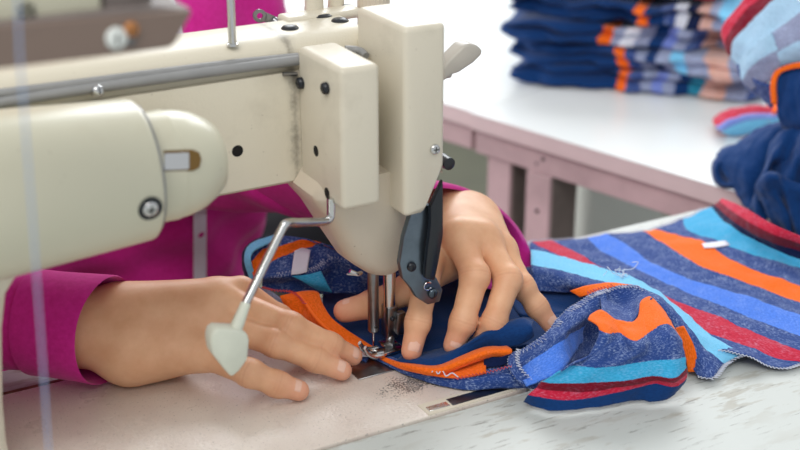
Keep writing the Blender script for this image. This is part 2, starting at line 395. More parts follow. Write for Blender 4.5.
def bolts(t, pts, d):
    for x, y, r in pts:
        p = atp(x, y, epoint(0, d, 0), EN); MB().lathe(p, -EN, ((-.001, r), (.0005, r), (.0008, r*.7)), 12).build('bolt', M['rubber'], t)
# things on the floor far behind
BINX = float(aty(598, 200, 1.35)[0]); STX = float(aty(278, 200, 1.0)[0]); print('CHK bin', aty(603, 190, 1.1), aty(603, 235, 1.1), 'stool', aty(278, 195, 1.0), aty(278, 225, 1.0))
bk = thing('bin', 'white plastic bin on the floor beneath the back tables', 'bin', (BINX, 1.35, -0.78))
c = Vector((BINX, 1.35, -0.78)); m = MB()
m.loft([rrect(c.x, c.y, 0.11, 0.09, 0.03, -0.78), rrect(c.x, c.y, 0.12, 0.11, 0.03, -0.40), rrect(c.x, c.y, 0.125, 0.105, 0.03, -0.40), rrect(c.x, c.y, 0.105, 0.085, 0.03, -0.77)])
m.build('tub', M['white_plastic'], bk)
m = MB(); m.loft([rrect(c.x, c.y, 0.14, 0.12, 0.03, -0.405), rrect(c.x, c.y, 0.14, 0.12, 0.03, -0.385)]); m.build('lid', M['white_plastic'], bk)
st = thing('stool', 'black round stool behind the sewing worker, seen beneath the machine arm', 'stool', (STX, 1.0, -0.78))
c = Vector((STX, 1.0, 0)); m = MB(); m.lathe(c+Vector((0, 0, -0.34)), (0, 0, 1), ((0, 0.15), (0.01, 0.175), (0.05, 0.18), (0.065, 0.16), (0.07, 0.1))); m.build('seat', M['rubber'], st)
MB().lathe(c+Vector((0, 0, -0.7)), (0, 0, 1), ((0, 0.03), (0.2, 0.03), (0.2, 0.02), (0.36, 0.02))).build('post', M['steel'], st)
for k in range(5):
    a = k*2*math.pi/5; d = Vector((math.cos(a), math.sin(a), 0))
    MB().tube([c+Vector((0, 0, -0.69)), c+d*0.15+Vector((0, 0, -0.71)), c+d*0.24+Vector((0, 0, -0.765))], (0.018, 0.014, 0.014)).build('leg', M['rubber'], st)
bolts(WT, ((543, 159, .0024), (536.5, 163.5, .0016)), .006); bolts(WT, ((537, 211, .0028),), .003); bolts(WT2, ((495, 149, .0026),), .012)
# ---------------- the sewing machine ----------------
SM = thing('sewing_machine', 'cream industrial sewing machine with worn enamel bed stitching the striped garment', 'sewing machine', (-0.1, 0, -0.03))
cr, cd = M['cream'], M['cream_dark']
# bed, with the shallow recess and its dark slide plate at the front right corner
m = MB(); m.box(BX0, BX1, BY0, BY1, -0.03, 0.0, 0.0016, 2); m.build('bed', M['bed'], SM)
sp = [atz(425, 421), atz(500, 398.5), atz(519, 407), atz(446, 429)]
sx0, sx1, sy0, sy1 = -0.012, 0.064, BY0+0.001, BY0+0.017
m = MB(); m.box(sx0, sx1, sy0, sy1, -0.001, 0.0004); m.build('slide_plate_rim', cr, SM, smooth=0)
m = MB(); m.box(sx0+0.022, sx1-0.002, sy0+0.003, sy1-0.003, -0.0005, 0.0007, 0.0001, 1); sl = m.build('slide_plate', M['darksteel'], SM, smooth=0); sl['label'] = 'dark blued slide plate'
MB().box(sx0+0.003, sx0+0.020, sy0+0.004, sy1-0.006, -0.0005, 0.0009, 0.0002, 1).build('slide_latch', M['chrome'], SM)
# throat plate
MB().box(-0.032, 0.030, -0.030, 0.017, -0.001, 0.0008, 0.0003, 1).build('throat_plate', M['steel'], SM)
# column and arm
m = MB(); rings = []
for z, hx in ((0.0, 0.07), (0.03, 0.068), (0.06, 0.069), (0.11, 0.074), (0.134, 0.079), (0.151, 0.092), (0.16, 0.108)):
    rings.append(rrect(-0.362, 0.014, hx, 0.060 if z > 0.02 else 0.063, 0.009, z+0.0002))
m.loft(rings); m.build('column', cr, SM)
def arm_ring(x, zb, zt, y0, y1):
    # vertical camera-side face, step for the cable, rounded shoulder, flat crown
    p = [(y0, zb+0.004), (y0, zb+0.02), (y0, zt-0.026), (y0+0.001, zt-0.0225), (y0+0.006, zt-0.0225), (y0+0.0065, zt-0.012), (y0+0.010, zt-0.005), (y0+0.016, zt-0.0012), (y0+0.024, zt),
         (y1-0.016, zt), (y1-0.006, zt-0.003), (y1, zt-0.012), (y1, zb+0.02), (y1-0.004, zb+0.004), (y1-0.012, zb), (y0+0.012, zb), (y0+0.004, zb+0.001)]
    return [(x, a, b) for a, b in p]
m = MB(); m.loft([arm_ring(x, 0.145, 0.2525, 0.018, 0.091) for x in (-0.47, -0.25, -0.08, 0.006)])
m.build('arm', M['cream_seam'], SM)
# front cover box on the camera side of the head
m = MB(); m.box(-0.0530, -0.0228, -0.0500, 0.0175, 0.147, 0.2485, 0.0042, 4)
cov = m.build('side_cover', cr, SM)
m = MB(); m.prism([(x, -0.0475, z) for x, z in ((-0.0030, 0.1405), (0.016, 0.1405), (0.0300, 0.1545), (0.0300, 0.2695), (-0.0030, 0.2695))], (0, 0.0715, 0), 0.0042, 4)
b0 = m
# chamfered lower right corner of the end cover
for i, v in enumerate(m.v):
    if v[2] < 0.158 and v[0] > 0.012: m.v[i] = (v[0], v[1], v[2]-0.009+(v[0]-0.012)*1.15)
    elif v[2] < 0.158: m.v[i] = (v[0], v[1], v[2]-0.009)
endc = m.build('end_cover', cr, SM)
# head casting: narrows down to the needle bar bushing
rings = []
for z, x0, x1, y0, y1 in ((0.160, -0.050, 0.0195, -0.027, 0.055), (0.1475, -0.059, 0.021, -0.027, 0.055), (0.144, -0.0585, 0.021, -0.027, 0.053), (0.13, -0.049, 0.021, -0.026, 0.042), (0.108, -0.039, 0.021, -0.024, 0.030), (0.09, -0.030, 0.020, -0.021, 0.022), (0.081, -0.020, 0.018, -0.019, 0.017), (0.0745, -0.012, 0.0165, -0.016, 0.015), (0.0722, -0.007, 0.014, -0.013, 0.012)):
    rings.append(rrect((x0+x1)/2, (y0+y1)/2, (x1-x0)/2, (y1-y0)/2, min(0.016, (y1-y0)*0.42), z))
m = MB(); m.loft(rings); m.build('head_casting', cd, SM)
# bars, needle, presser foot
nb = atz(374.5, 350, 0.004); 
PX = -0.0035
MB().lathe((PX, 0, 0.021), (0, 0, 1), ((0, 0.0036), (0.001, 0.0043), (0.052, 0.0043))).build('needle_bar', M['steel'], SM)
MB().lathe((PX, 0, 0.002), (0, 0, 1), ((0, 0.0002), (0.004, 0.0006), (0.019, 0.0008), (0.0191, 0.0013), (0.024, 0.0013)), 10).build('needle', M['chrome'], SM)
screw(SM, (PX, -0.0038, 0.026), (0, -1, 0), 0.0013, 'black', 'none', h=0.001)
fx = 0.0105
m = MB(); m.lathe((fx, 0, 0.026), (0, 0, 1), ((0, 0.0046), (0.047, 0.0050)), 16); m.build('presser_bar', M['chrome'], SM)
m = MB(); m.box(fx-0.0045, fx+0.0045, -0.0058, 0.0052, 0.013, 0.040, 0.0009, 2); m.box(fx+0.0015, fx+0.0090, -0.0105, -0.004, 0.0175, 0.036, 0.0009, 2)
m.tube([(fx+0.001, -0.001, 0.020), (fx-0.001, -0.003, 0.014), (fx-0.003, -0.006, 0.0105), (fx-0.005, -0.008, 0.0095)], 0.0036, 10, sub=4)
pf = m.build('presser_foot', M['steel'], SM)
m = MB()   # two upturned toes and the sole
m.box(-0.007, 0.015, -0.0175, -0.0065, 0.0068, 0.0095, 0.0010, 2)
m.box(0.002, 0.015, -0.0065, 0.004, 0.0068, 0.0095, 0.0010, 2)
for yy in (-0.0155, -0.0065):
    m.tube([(-0.003, yy, 0.0082), (-0.011, yy, 0.0088), (-0.0165, yy, 0.0125), (-0.019, yy, 0.0175)], (0.0030, 0.0032, 0.0030, 0.0022), 10, sub=4, flat=0.55)
m.build('foot_sole', M['chrome'], pf)
screw(SM, (fx+0.0090, -0.0072, 0.029), (1, 0, 0), 0.003, 'chrome', 'line')
screw(SM, (fx-0.001, -0.0058, 0.031), (0, -1, 0), 0.0018, 'black', 'none')
screw(SM, (-0.0285, -0.0545, 0.0), (0, 0, 1), 0.002) if False else None
# link plate hanging beside the head, and the black lever in front of it
q = -0.041
LP = [(414, 205), (404, 238), (400, 264), (403, 279), (411, 288), (417, 298), (428, 305), (440, 302), (443, 290), (437, 278), (429, 270), (426, 248), (432, 205)]
m = MB(); m.prism([aty(x, y, q) for x, y in LP], (0, 0.006, 0), 0.0012, 2); lk = m.build('link_plate', M['linksteel'], SM)
BL = [(431, 207), (443.5, 180), (443.5, 235), (439, 262), (435, 281), (425.5, 279), (426.5, 262), (431, 225)]
m = MB(); m.prism([aty(x, y, q-0.006) for x, y in BL], (0, 0.005, 0), 0.0012, 2); bl = m.build('black_lever', M['black'], SM)
screw(SM, aty(411, 266.5, q), (0, -1, 0), 0.0036, 'black', 'line', h=0.003)
screw(SM, aty(432.5, 293, q), (0, -1, 0), 0.0042, 'darksteel', 'none', h=0.003)
m = MB(); cc = Vector(aty(428, 286, q-0.001)); m.tube([cc+Vector((0.0032*math.cos(a), 0, 0.0032*math.sin(a))) for a in [R(40+28*k) for k in range(11)]], 0.0006, 6); m.build('circlip', M['chrome'], SM)
m = MB(); pc = Vector(aty(446, 162, -0.012)); m.lathe(pc+Vector((0, -0.006, 0)), (0, 1, 0), ((0, 0.003), (0.001, 0.0048), (0.012, 0.0052))); m.tube([Vector((0.016, pc.y, pc.z)), pc], 0.0026, 10); m.build('lever_pivot', M['rubber'], SM)
# thread take-up nub beneath head
m = MB(); m.tube([aty(350, 271, -0.015), aty(357, 274, -0.016), aty(361, 273, -0.012)], 0.0016, 8); m.tube([aty(347, 274, -0.016), aty(359, 275, -0.016)], 0.0008, 6); m.build('thread_guide', M['chrome'], SM)
# lifter lever at the far side
m = MB(); P = [(443, 68), (449, 61), (464, 46), (470, 43.5), (477, 45), (483, 50), (482, 55), (474, 63), (459, 73), (452, 75), (444, 82)]
yy = 0.012; m.prism([aty(x, y, yy) for x, y in P], (0, 0.015, 0), 0.0022, 3); pv = Vector(aty(449, 72, 0.018)); m.tube([Vector((0.024, 0.016, pv.z)), pv], 0.0045, 12); m.build('presser_foot_lever', M['lever'], SM)
# screws and holes
def hole(p, ax, r, name='hole'):
    return MB().lathe(Vector(p)-Vector(ax)*0.001, ax, ((0, r), (0.0011, r), (0.00112, r*0.98)), 18).build(name, M['hole'], SM)
screw(SM, aty(434.5, 149, -0.0475), (0, -1, 0), 0.0038, 'chrome')
XL = -0.0530
for x, y in ((302, 83), (327, 88)): screw(SM, atx(x, y, XL), (-1, 0, 0), 0.0043, 'black', 'line', h=0.004)
for x, y in ((316, 151), (327, 193)): hole(atx(x, y, XL), (-1, 0, 0), 0.0040, 'screw_hole')
hole(aty(237.5, 151, 0.018), (0, -1, 0), 0.0043, 'screw_hole')
for x, y, r in ((320, 15, 0.0105), (340, 21, 0.0068), (290, 28.5, 0.0068), (346, 8, 0.0075)):
    MB().lathe(atz(x, y, 0.2525), (0, 0, 1), ((-0.001, r*.95), (0.0006, r*.95), (0.0018, r*0.75), (0.0024, r*0.4)), 24).build('oil_cap', M['rubber'], SM)
# raised boss on the crown, the eyelet, thread posts
c1 = atz(300, 17.5, 0.2525); m = MB(); m.box(c1[0]-0.014, c1[0]+0.05, c1[1]-0.008, c1[1]+0.012, 0.248, 0.2550, 0.003, 3); m.build('crown_boss', cr, SM)
m = MB(); ey = Vector(aty(260, 16, 0.095)); e2 = Vector(aty(274, 20, 0.092)); d = (e2-ey).normalized(); w = Vector((-d.z, 0, d.x))
ring = []; 
for k in range(16):
    a = 2*math.pi*k/16; 
    for rr_, oy in ((0.0052, 0), (0.0024, 0), (0.0024, 0.0012), (0.0052, 0.0012)): ring.append(ey+d*math.cos(a)*rr_+w*math.sin(a)*rr_+Vector((0, oy, 0)))
m.add(ring, [(k*4+j, k*4+(j+1) % 4, ((k+1) % 16)*4+(j+1) % 4, ((k+1) % 16)*4+j) for k in range(16) for j in range(4)])
m.prism([ey+d*0.0035+w*0.004, e2+w*0.003-d*0.0, e2-w*0.004+d*0.006, ey+d*0.0045-w*0.0035], (0, 0.0012, 0))
m.tube([e2, e2+Vector((0.004, -0.006, -0.004))], 0.003); m.build('thread_eyelet', M['steel'], SM)
MB().lathe(atz(232.5, 44, 0.2525), (0, 0, 1), ((-0.001, 0.0042), (0.0006, 0.0040), (0.0007, 0.0029), (0.12, 0.0029))).build('thread_rod', M['chrome'], SM)
for x, y, r, h in ((321, 16, 0.0072, 0.05), (343, 12, 0.0062, 0.05)):
    pp = atz(x-1, y-2, 0.2525)+np.array([0, 0.010, 0]); MB().lathe(pp, (0, 0, 1), ((-0.002, r*1.1), (0.004, r), (h, r*0.95))).build('tension_post', cr, SM)
pp = Vector(atz(386, 12, 0.2525)); vs = []; m = MB()
for z, rr_ in ((-0.02, 0.012), (0.02, 0.012), (0.024, 0.010)): vs.append([pp+Vector((rr_*(1+0.05*(k % 2))*math.cos(math.pi*k/24), 0.02+rr_*(1+0.05*(k % 2))*math.sin(math.pi*k/24), z)) for k in range(48)])
m.loft(vs); m.build('ribbed_knob', cd, SM)
# grey cables in the groove
m = MB(); C1 = [(-20, 106), (60, 93), (150, 80), (230, 69), (298, 60)]; m.tube([aty(x, y, 0.0195) for x, y in C1], 0.0037, 12, sub=6); 
C2 = [(-20, 94), (60, 84), (150, 72), (230, 62), (298, 55)]; m.tube([aty(x, y+2, 0.0225) for x, y in C2], 0.0031, 12, sub=6)
m.build('cable', M['cable'], SM)
m = MB(); m.tube([aty(345, 49.5, 0.012), aty(354, 50, 0.010), aty(361, 51.5, 0.006), aty(366, 56, 0.0)], 0.0029, 12, sub=4); m.build('cable', M['cable'], SM)
m = MB(); m.tube([aty(283, 74, 0.016), aty(297, 74, 0.016)], 0.0016, 8); m.build('pin', M['steel'], SM)
screw(SM, aty(97, 91, 0.0165), (0.2, -1, 0.25), 0.0042, 'chrome', 'none', h=0.004)
# touch lever: bent chrome rod with a lump of glue on its end
rod = [aty(331, 198, -0.034), aty(331, 214, -0.034), aty(329, 219, -0.035), aty(323, 221.5, -0.037), aty(300, 222.5, -0.048), aty(291, 222.5, -0.053), aty(286, 224, -0.057), aty(282, 229, -0.058), aty(262, 270, -0.064), aty(246, 303, -0.070), aty(234, 333, -0.075)]
MB().tube(rod, 0.0031, 12, sub=4).build('touch_lever_rod', M['chrome'], SM)
m = MB(); m.tube([rod[-2], rod[-1]+(rod[-1]-rod[-2])*0.2], (0.0034, 0.0050), 10, sub=3); m.build('glue_collar', M['pad'], SM)
q = -0.081; PO = [(213, 333), (218, 329), (238, 330), (248, 334), (250, 341), (248, 360), (240, 371), (232, 378), (227, 372), (219, 362), (213, 354), (211, 341)]
m = MB(); m.prism([aty(x, y, q) for x, y in PO], (0, 0.013, 0.0), 0.002, 2); pd = m.build('touch_pad', M['pad'], SM, 60); pd['label'] = 'lump of yellowed white glue on the rod end'
# motor housing at the lower left of the arm and its nose
ax = Vector((1, 0, 0.0)); yc = -0.040
ca = aty(150, 170, yc); zc = ca[2]; xe = -0.1905
zc += 0.0015
rH = 0.0455
MB().lathe((xe-0.28, yc, zc), ax, ((0, rH*1.39), (0.2768, rH), (0.2788, rH*0.985), (0.28, rH*0.95)), 64).build('motor_housing', M['housing'], SM)
MB().lathe((xe-0.004, yc, zc), ax, ((0, rH*0.93), (0.0055, rH*0.93)), 64).build('motor_end_ring', M['steel'], SM)
MB().lathe((xe, yc, zc), ax, ((0, 0.0358), (0.018, 0.0358), (0.0185, 0.0352), (0.026, 0.0345), (0.036, 0.0318), (0.045, 0.0265), (0.0505, 0.0215), (0.0535, 0.0150), (0.0545, 0.006)), 56).build('motor_nose', M['housing'], SM)
def on_cyl(x, y, r):
    # nearest hit of the pixel's ray with the motor's surface
    d = ray(x, y); o = CAMP-np.array([0, yc, zc]); a = d[1]**2+d[2]**2; b = 2*(o[1]*d[1]+o[2]*d[2]); c = o[1]**2+o[2]**2-r*r
    t = (-b-math.sqrt(max(b*b-4*a*c, 0)))/(2*a); p = CAMP+d*t; n = np.array([0, p[1]-yc, p[2]-zc]); return p, n/np.linalg.norm(n)
p, n = on_cyl(150, 208, rH); screw(SM, p, n, 0.0052, 'chrome', 'cross', washer=0.0078, h=0.003)
# slotted window in the nose
m = MB(); 
def noseslot(m, pts, r0, r1, mi=0):
    lo = [on_cyl(x, y, r0)[0] for x, y in pts]; m.prism(lo, Vector(on_cyl(pts[0][0], pts[0][1], r0)[1])*(r1-r0), 0.0002, 1, mi)
noseslot(m, [(163, 151), (192, 150), (199, 153), (201, 160), (199, 168), (193, 171), (163, 172)], 0.0350, 0.0362); m.build('nose_slot', M['slot_brown'], SM)
m = MB(); noseslot(m, [(164, 153.5), (189, 152.5), (189, 169.5), (164, 170.5)], 0.0358, 0.0366); m.build('chrome_shaft', M['chrome'], SM)
# out-of-focus control panel: brown plate under a cream box, nearest to the camera at upper left
q = -0.2
PL = [(-60, 30), (0, 26), (188, 10), (192, 13), (187, 22), (176, 43), (170, 48), (110, 56), (0, 69), (-60, 77)]
m = MB(); m.prism([aty(x, y, q) for x, y in PL], (0, 0.004, 0), 0.0008, 1); cp = m.build('control_panel', M['brownplate'], SM)
E1 = [(-60, 22), (0, 19), (100, 8), (100, -6), (188, 9), (192, 13), (110, 22), (0, 28), (-60, 33)]
m = MB(); P0 = [aty(x, y, q+0.002) for x, y in ((-60, 25), (0, 22), (152, 6), (191, 9), (191, 14), (0, 29), (-60, 33))]; m.prism(P0, (0, 0.05, 0.0), 0.0008, 1); m.build('panel_flange', M['greybrown'], cp)
m = MB(); P0 = [aty(x, y, q+0.006) for x, y in ((-60, -60), (101, -60), (101, 10), (0, 22), (-60, 26))]; m.prism(P0, (0, 0.05, 0), 0.001, 2); m.build('panel_box', M['housing'], cp)
m = MB(); P0 = [aty(x, y, q+0.008) for x, y in ((104, -60), (152, -60), (152, 9), (104, 14))]; m.prism(P0, (0, 0.05, 0), 0.001, 2); m.build('grey_bracket', M['greybrown'], cp)
for k in range(6):
    a = R(60*k+20); p = aty(27+6.3*math.cos(a), 11.5+6.3*math.sin(a), q+0.005)
    MB().lathe(p, (0, -1, 0), ((0, 0.0013), (0.0006, 0.0013)), 8).build('vent_hole', M['hole'], cp)
screw(cp, aty(116, 38, q), (0, -1, 0), 0.0055, 'white_plastic', 'none'); screw(cp, aty(131, 29, q), (0, -1, 0), 0.0038, 'brass', 'none'); screw(cp, aty(131, 41, q), (0, -1, 0), 0.0022, 'steel', 'none')
# strut that carries the panel off the arm
MB().tube([(-0.36, 0.0, 0.25), (-0.36, 0.0, 0.33), (-0.36, -0.1, 0.345), (-0.36, -0.155, 0.345)], 0.008, 10).build('panel_strut', M['steel'], cp)
# pale blue thread coming down in front of the machine
th = MB().tube([aty(16, -40, -0.27), aty(20, 60, -0.27), aty(33, 225, -0.27), aty(44, 380, -0.27), (aty(50, 470, -0.27)+0), atz(56, 560, 0.0)], 0.0005, 6).build('thread', M['thread_blue'])
tag(th, 'pale blue sewing thread running down at the left, in front of the machine', 'thread')
# ---------------- people: skin surface grown from smooth-blended rounded limbs ----------------
def rcone(P, a, b, ra, rb):
    ba = b-a; l2 = ba@ba; rr = ra-rb; a2 = l2-rr*rr; il2 = 1/l2
    pa = P-a; y = pa@ba; z = y-l2; x2 = ((pa*l2-np.outer(y, ba))**2).sum(1); y2 = y*y*l2; z2 = z*z*l2
    k = np.sign(rr)*rr*rr*x2
    d = (np.sqrt(x2*a2*il2)+y*rr)*il2-ra
    m1 = np.sign(z)*a2*z2 > k; d = np.where(m1, np.sqrt(x2+z2)*il2-rb, d)
    m2 = (~m1) & (np.sign(y)*a2*y2 < k); return np.where(m2, np.sqrt(x2+y2)*il2-ra, d)
def smin(a, b, k):
    h = np.maximum(k-np.abs(a-b), 0)/k; return np.minimum(a, b)-h*h*k*0.25
def surface_nets(F, o, h):
    """zero surface of the sampled field F (negative inside)"""
    nx, ny, nz = F.shape; s = F < 0
    acc = np.zeros((nx-1, ny-1, nz-1, 3)); cnt = np.zeros((nx-1, ny-1, nz-1))
    c = [(i, j, k) for i in (0, 1) for j in (0, 1) for k in (0, 1)]
    def sl(A, q): return A[q[0]:nx-1+q[0], q[1]:ny-1+q[1], q[2]:nz-1+q[2]]
    for a in c:
        for ax in range(3):
            if a[ax] == 0:
                b = list(a); b[ax] = 1; Fa, Fb = sl(F, a), sl(F, b); x = (Fa < 0) != (Fb < 0)
                t = np.where(x, Fa/np.where(x, Fa-Fb, 1), 0)
                for q in range(3): acc[..., q] += np.where(x, a[q]+(t if q == ax else 0), 0)
                cnt += x
    act = cnt > 0; idx = -np.ones(act.shape, int); idx[act] = np.arange(act.sum())
    ii = np.argwhere(act); V = (ii+acc[act]/cnt[act][:, None])*h+o
    faces = []
    for ax in range(3):
        u, v = [(1, 2), (2, 0), (0, 1)][ax]
        n = [nx, ny, nz]; A = [slice(1, n[q]-1) for q in range(3)]; B = list(A)
        A[ax] = slice(0, n[ax]-1); B[ax] = slice(1, n[ax])
        s0, s1 = s[tuple(A)], s[tuple(B)]; off = np.array([A[q].start for q in range(3)])
        e = np.argwhere(s0 != s1); fl = s0[s0 != s1]; e = e+off
        def g(du, dv):
            w = e.copy(); w[:, u] += du; w[:, v] += dv; return idx[w[:, 0], w[:, 1], w[:, 2]]
        q = np.stack([g(-1, -1), g(0, -1), g(0, 0), g(-1, 0)], 1); q[~fl] = q[~fl][:, ::-1]; faces.append(q)
    return V, np.concatenate(faces)
def V3(*a): return np.array(a, float)
class Hand:
    def __init__(s): s.fing = []; s.palm = []; s.nails = []; s.joints = []; s.kp = 0.012
    def finger(s, pts, rad, dorsal, nailw=0.0049, naill=0.0100, tipr=0.92):
        pts = [np.array(p, float) for p in pts]; s.fing.append((pts, rad)); d = np.array(dorsal, float); s.nails.append((pts[-2], pts[-1], rad[-1], d, nailw, naill))
        for p, r in zip(pts[:-1], rad[:-1]): s.joints.append((p, r, d))
    def field(s, P):
        D = None
        for a, b, ra, rb in s.palm:
            d = rcone(P, np.array(a), np.array(b), ra, rb); D = d if D is None else smin(D, d, s.kp)
        Fm = None
        for pts, rad in s.fing:
            f = None
            for i in range(len(pts)-1):
                d = rcone(P, pts[i], pts[i+1], rad[i], rad[i+1]); f = d if f is None else smin(f, d, 0.004)
            # a soft bulge on the knuckles
            for i in range(1, len(pts)-1):
                d = np.linalg.norm(P-pts[i], axis=1)-rad[i]*1.045; f = smin(f, d, 0.004)
            Fm = f if Fm is None else smin(Fm, f, 0.0012)
        return smin(D, Fm, 0.0075)
    def mesh(s, h=0.0013):
        allp = [p for f in s.fing for p in f[0]]+[np.array(q) for c in s.palm for q in c[:2]]
        lo = np.min(allp, 0)-0.045; hi = np.max(allp, 0)+0.045
        n = ((hi-lo)/h).astype(int)+1
        # coarse pass first, fine samples only near the surface
        k = 4; nc = (n//k)+2; G = np.stack(np.meshgrid(*[np.arange(q)*h*k for q in nc], indexing='ij'), -1).reshape(-1, 3)+lo
        Fc = s.field(G).reshape(nc)
        F = np.full(tuple((nc-1)*k), 1.0); near = np.abs(Fc) < h*k*1.9
        cells = np.zeros(tuple(nc-1), bool)
        for i in (0, 1):
            for j in (0, 1):
                for l in (0, 1): cells |= near[i:nc[0]-1+i, j:nc[1]-1+j, l:nc[2]-1+l]
        F = np.repeat(np.repeat(np.repeat(Fc[:-1, :-1, :-1], k, 0), k, 1), k, 2).copy()
        msk = np.repeat(np.repeat(np.repeat(cells, k, 0), k, 1), k, 2); I = np.argwhere(msk)
        F[msk] = s.field(I*h+lo)
        return surface_nets(F, lo, h)
def finish_skin(V, F, hands):
    # light smoothing, knuckle creases, tone map
    e = np.concatenate([F[:, [0, 1]], F[:, [1, 2]], F[:, [2, 3]], F[:, [3, 0]]])
    deg = np.bincount(e.ravel(), minlength=len(V)).astype(float)
    for it in range(3):
        A = np.zeros_like(V); np.add.at(A, e[:, 0], V[e[:, 1]]); np.add.at(A, e[:, 1], V[e[:, 0]]); V = V*0.5+0.5*A/deg[:, None]
    n = np.cross(V[F[:, 1]]-V[F[:, 0]], V[F[:, 3]]-V[F[:, 0]]); VN = np.zeros_like(V)
    for q in range(4): np.add.at(VN, F[:, q], n)
    VN /= np.linalg.norm(VN, axis=1)[:, None]+1e-12
    tone = np.zeros((len(V), 2))
    for H in hands:
        for pts, rad in H.fing:
            for i in range(1, len(pts)-1):
                p = pts[i]; ax = pts[i+1]-pts[i-1]; ax /= np.linalg.norm(ax); d = V-p; dist = np.linalg.norm(d, axis=1); t = d@ax
                near = dist < rad[i]*1.8
                dors = np.clip(VN@H.nails[[q[0] for q in H.fing].index(pts) if False else 0][3], 0, 1)
                w = near*np.exp(-(dist/(rad[i]*1.25))**2)
                prof = sum(np.exp(-((t-o)/0.0010)**2)*g for o, g in ((-0.0028, 0.7), (0.0, 1.0), (0.0026, 0.6)))
                V = V-VN*(w*prof*0.0009)[:, None]
                tone[:, 0] = np.maximum(tone[:, 0], near*prof*np.exp(-(dist/(rad[i]*1.15))**2)*0.9)
                tone[:, 0] = np.maximum(tone[:, 0], near*np.exp(-(dist/(rad[i]*1.1))**2)*0.4)
            dt = np.linalg.norm(V-pts[-1], axis=1); tone[:, 1] = np.maximum(tone[:, 1], np.exp(-(dt/0.012)**2)*0.75)
    return V, tone
def nail_mesh(a, b, r, dorsal, w, l):
    ax = (b-a)/np.linalg.norm(b-a); d = dorsal-ax*(dorsal@ax); d /= np.linalg.norm(d); s = np.cross(ax, d)
    vs = []; fs = []; n = 9; mseg = 9; c = b-ax*r*0.62
    for i in range(mseg):
        t = i/(mseg-1)*2-1
        for j in range(n):
            u = j/(n-1)*2-1
            # rounded-rectangle outline
            ww = w*(1-min(abs(t), .985)**3)**.36; x = u*ww; y = t*l/2*(1-0.10*u*u)
            prog = c+ax*(y+r*0.25); zoff = math.sqrt(max((r*1.03)**2-x*x, (r*0.35)**2))
            over = max(0.0, y+r*0.25-(0.35*r)); drop = 0.8*over*over/r
            vs.append(prog+s*x+d*(zoff-drop+0.0001))
    k = len(vs); vs += [v-d*0.0009 for v in vs]
    for i in range(mseg-1):
        for j in range(n-1):
            q = i*n+j; fs.append((q, q+1, q+n+1, q+n))
    rim = [j for j in range(n)]+[i*n+n-1 for i in range(1, mseg)]+[(mseg-1)*n+j for j in range(n-2, -1, -1)]+[i*n for i in range(mseg-2, 0, -1)]
    for i in range(len(rim)): a_, b_ = rim[i], rim[(i+1) % len(rim)]; fs.append((a_, b_, b_+k, a_+k))
    return vs, fs
def bones(c): return [atz(*q) for q in c]

# her right hand (left in the picture): lies on its little-finger side, fingers towards the needle
HA = Hand(); NA = V3(-0.15, -0.75, 0.65)
pin = bones([(200, 352, .027), (250, 373, .0245), (277, 384, .0145), (299, 390.5, .0085)])
rin = bones([(214, 322, .042), (276, 343, .0365), (315, 359, .020), (342, 370.5, .0095)])
mid = bones([(224, 300, .054), (290, 326, .044), (330, 345, .025), (353, 356, .011)])
ind = bones([(222, 296, .060), (252, 300, .058), (290, 326, .034), (318, 345, .016)])
ind = [ind[0]+V3(0, .012, -.004), ind[1]+V3(0, .02, 0), ind[2]+V3(0, .018, 0), ind[3]+V3(0, .014, -.002)]
HA.finger(pin, (.0105, .0098, .0090, .0077), V3(-0.1, -0.55, 0.85))
HA.finger(rin, (.0112, .0100, .0090, .0076), V3(-0.1, -0.6, 0.8))
HA.finger(mid, (.0115, .0100, .0088, .0074), V3(-0.1, -0.6, 0.8))
HA.finger(ind, (.0110, .0095, .0084, .0072), V3(-0.1, -0.6, 0.8))
wA = atz(128, 335, .036); eA = atz(40, 322, .045); fA = atz(-120, 300, .06)
top = V3(0, 0.0, 1)
wa1, wa2 = wA+V3(0, .012, .010), wA+V3(0, -.004, -.010)
HA.palm = [(eA, wA, .031, .0285), (fA, eA, .034, .031), (wa1, mid[0], .0215, .0125), (wa1, ind[0], .021, .012), (wa2, rin[0], .0235, .0125), (wa2, pin[0], .0215, .0125), (wa1, (mid[0]+rin[0])/2, .022, .013), (wa2, atz(160, 346, .0235), .024, .0212), (atz(160, 346, .0235), pin[0], .0212, .0120)]
thA = [wA+V3(.01, .02, -.004), wA+V3(.045, .048, -.004), wA+V3(.075, .056, -.012), wA+V3(.098, .052, -.020)]
HA.finger(thA, (.016, .0125, .0108, .009), V3(-0.2, 0.5, 0.85))
# her left hand (right in the picture): palm down, fingers towards the camera, thumb behind the needle bars
HB = Hand()
ib = bones([(437, 240, .072), (425, 285, .056), (418, 322, .033), (411.5, 351, .0135)])
mb_ = bones([(459, 236, .083), (475, 276, .064), (463, 322, .034), (453.5, 345, .0165)])
rb_ = bones([(483, 238, .079), (508, 280, .058), (494, 322, .034), (482, 340, .018)])
pb_ = bones([(502, 250, .066), (523, 287, .046), (537, 307, .031), (551, 325, .018)])
tb_ = bones([(446, 262, .058), (412, 288, .046), (374, 304, .033), (345, 311, .027)])
HB.finger(ib, (.0112, .0102, .0092, .0080), V3(-.25, -0.85, 0.45))
HB.finger(mb_, (.0118, .0108, .0096, .0080), V3(-.2, -0.85, 0.45))
HB.finger(rb_, (.0112, .0104, .0092, .0076), V3(-.1, -0.85, 0.45))
HB.finger(pb_, (.0100, .0090, .0082, .0070), V3(.1, -0.8, 0.55))
HB.finger(tb_, (.0145, .0120, .0108, .0092), V3(-.2, 0.1, 1))
wB = atz(459, 222, .066); eB = wB+V3(-.050, .085, .008); fB = wB+V3(-.135, .22, .03)
HB.palm = [(eB, wB, .030, .0270), (fB, eB, .036, .031)]
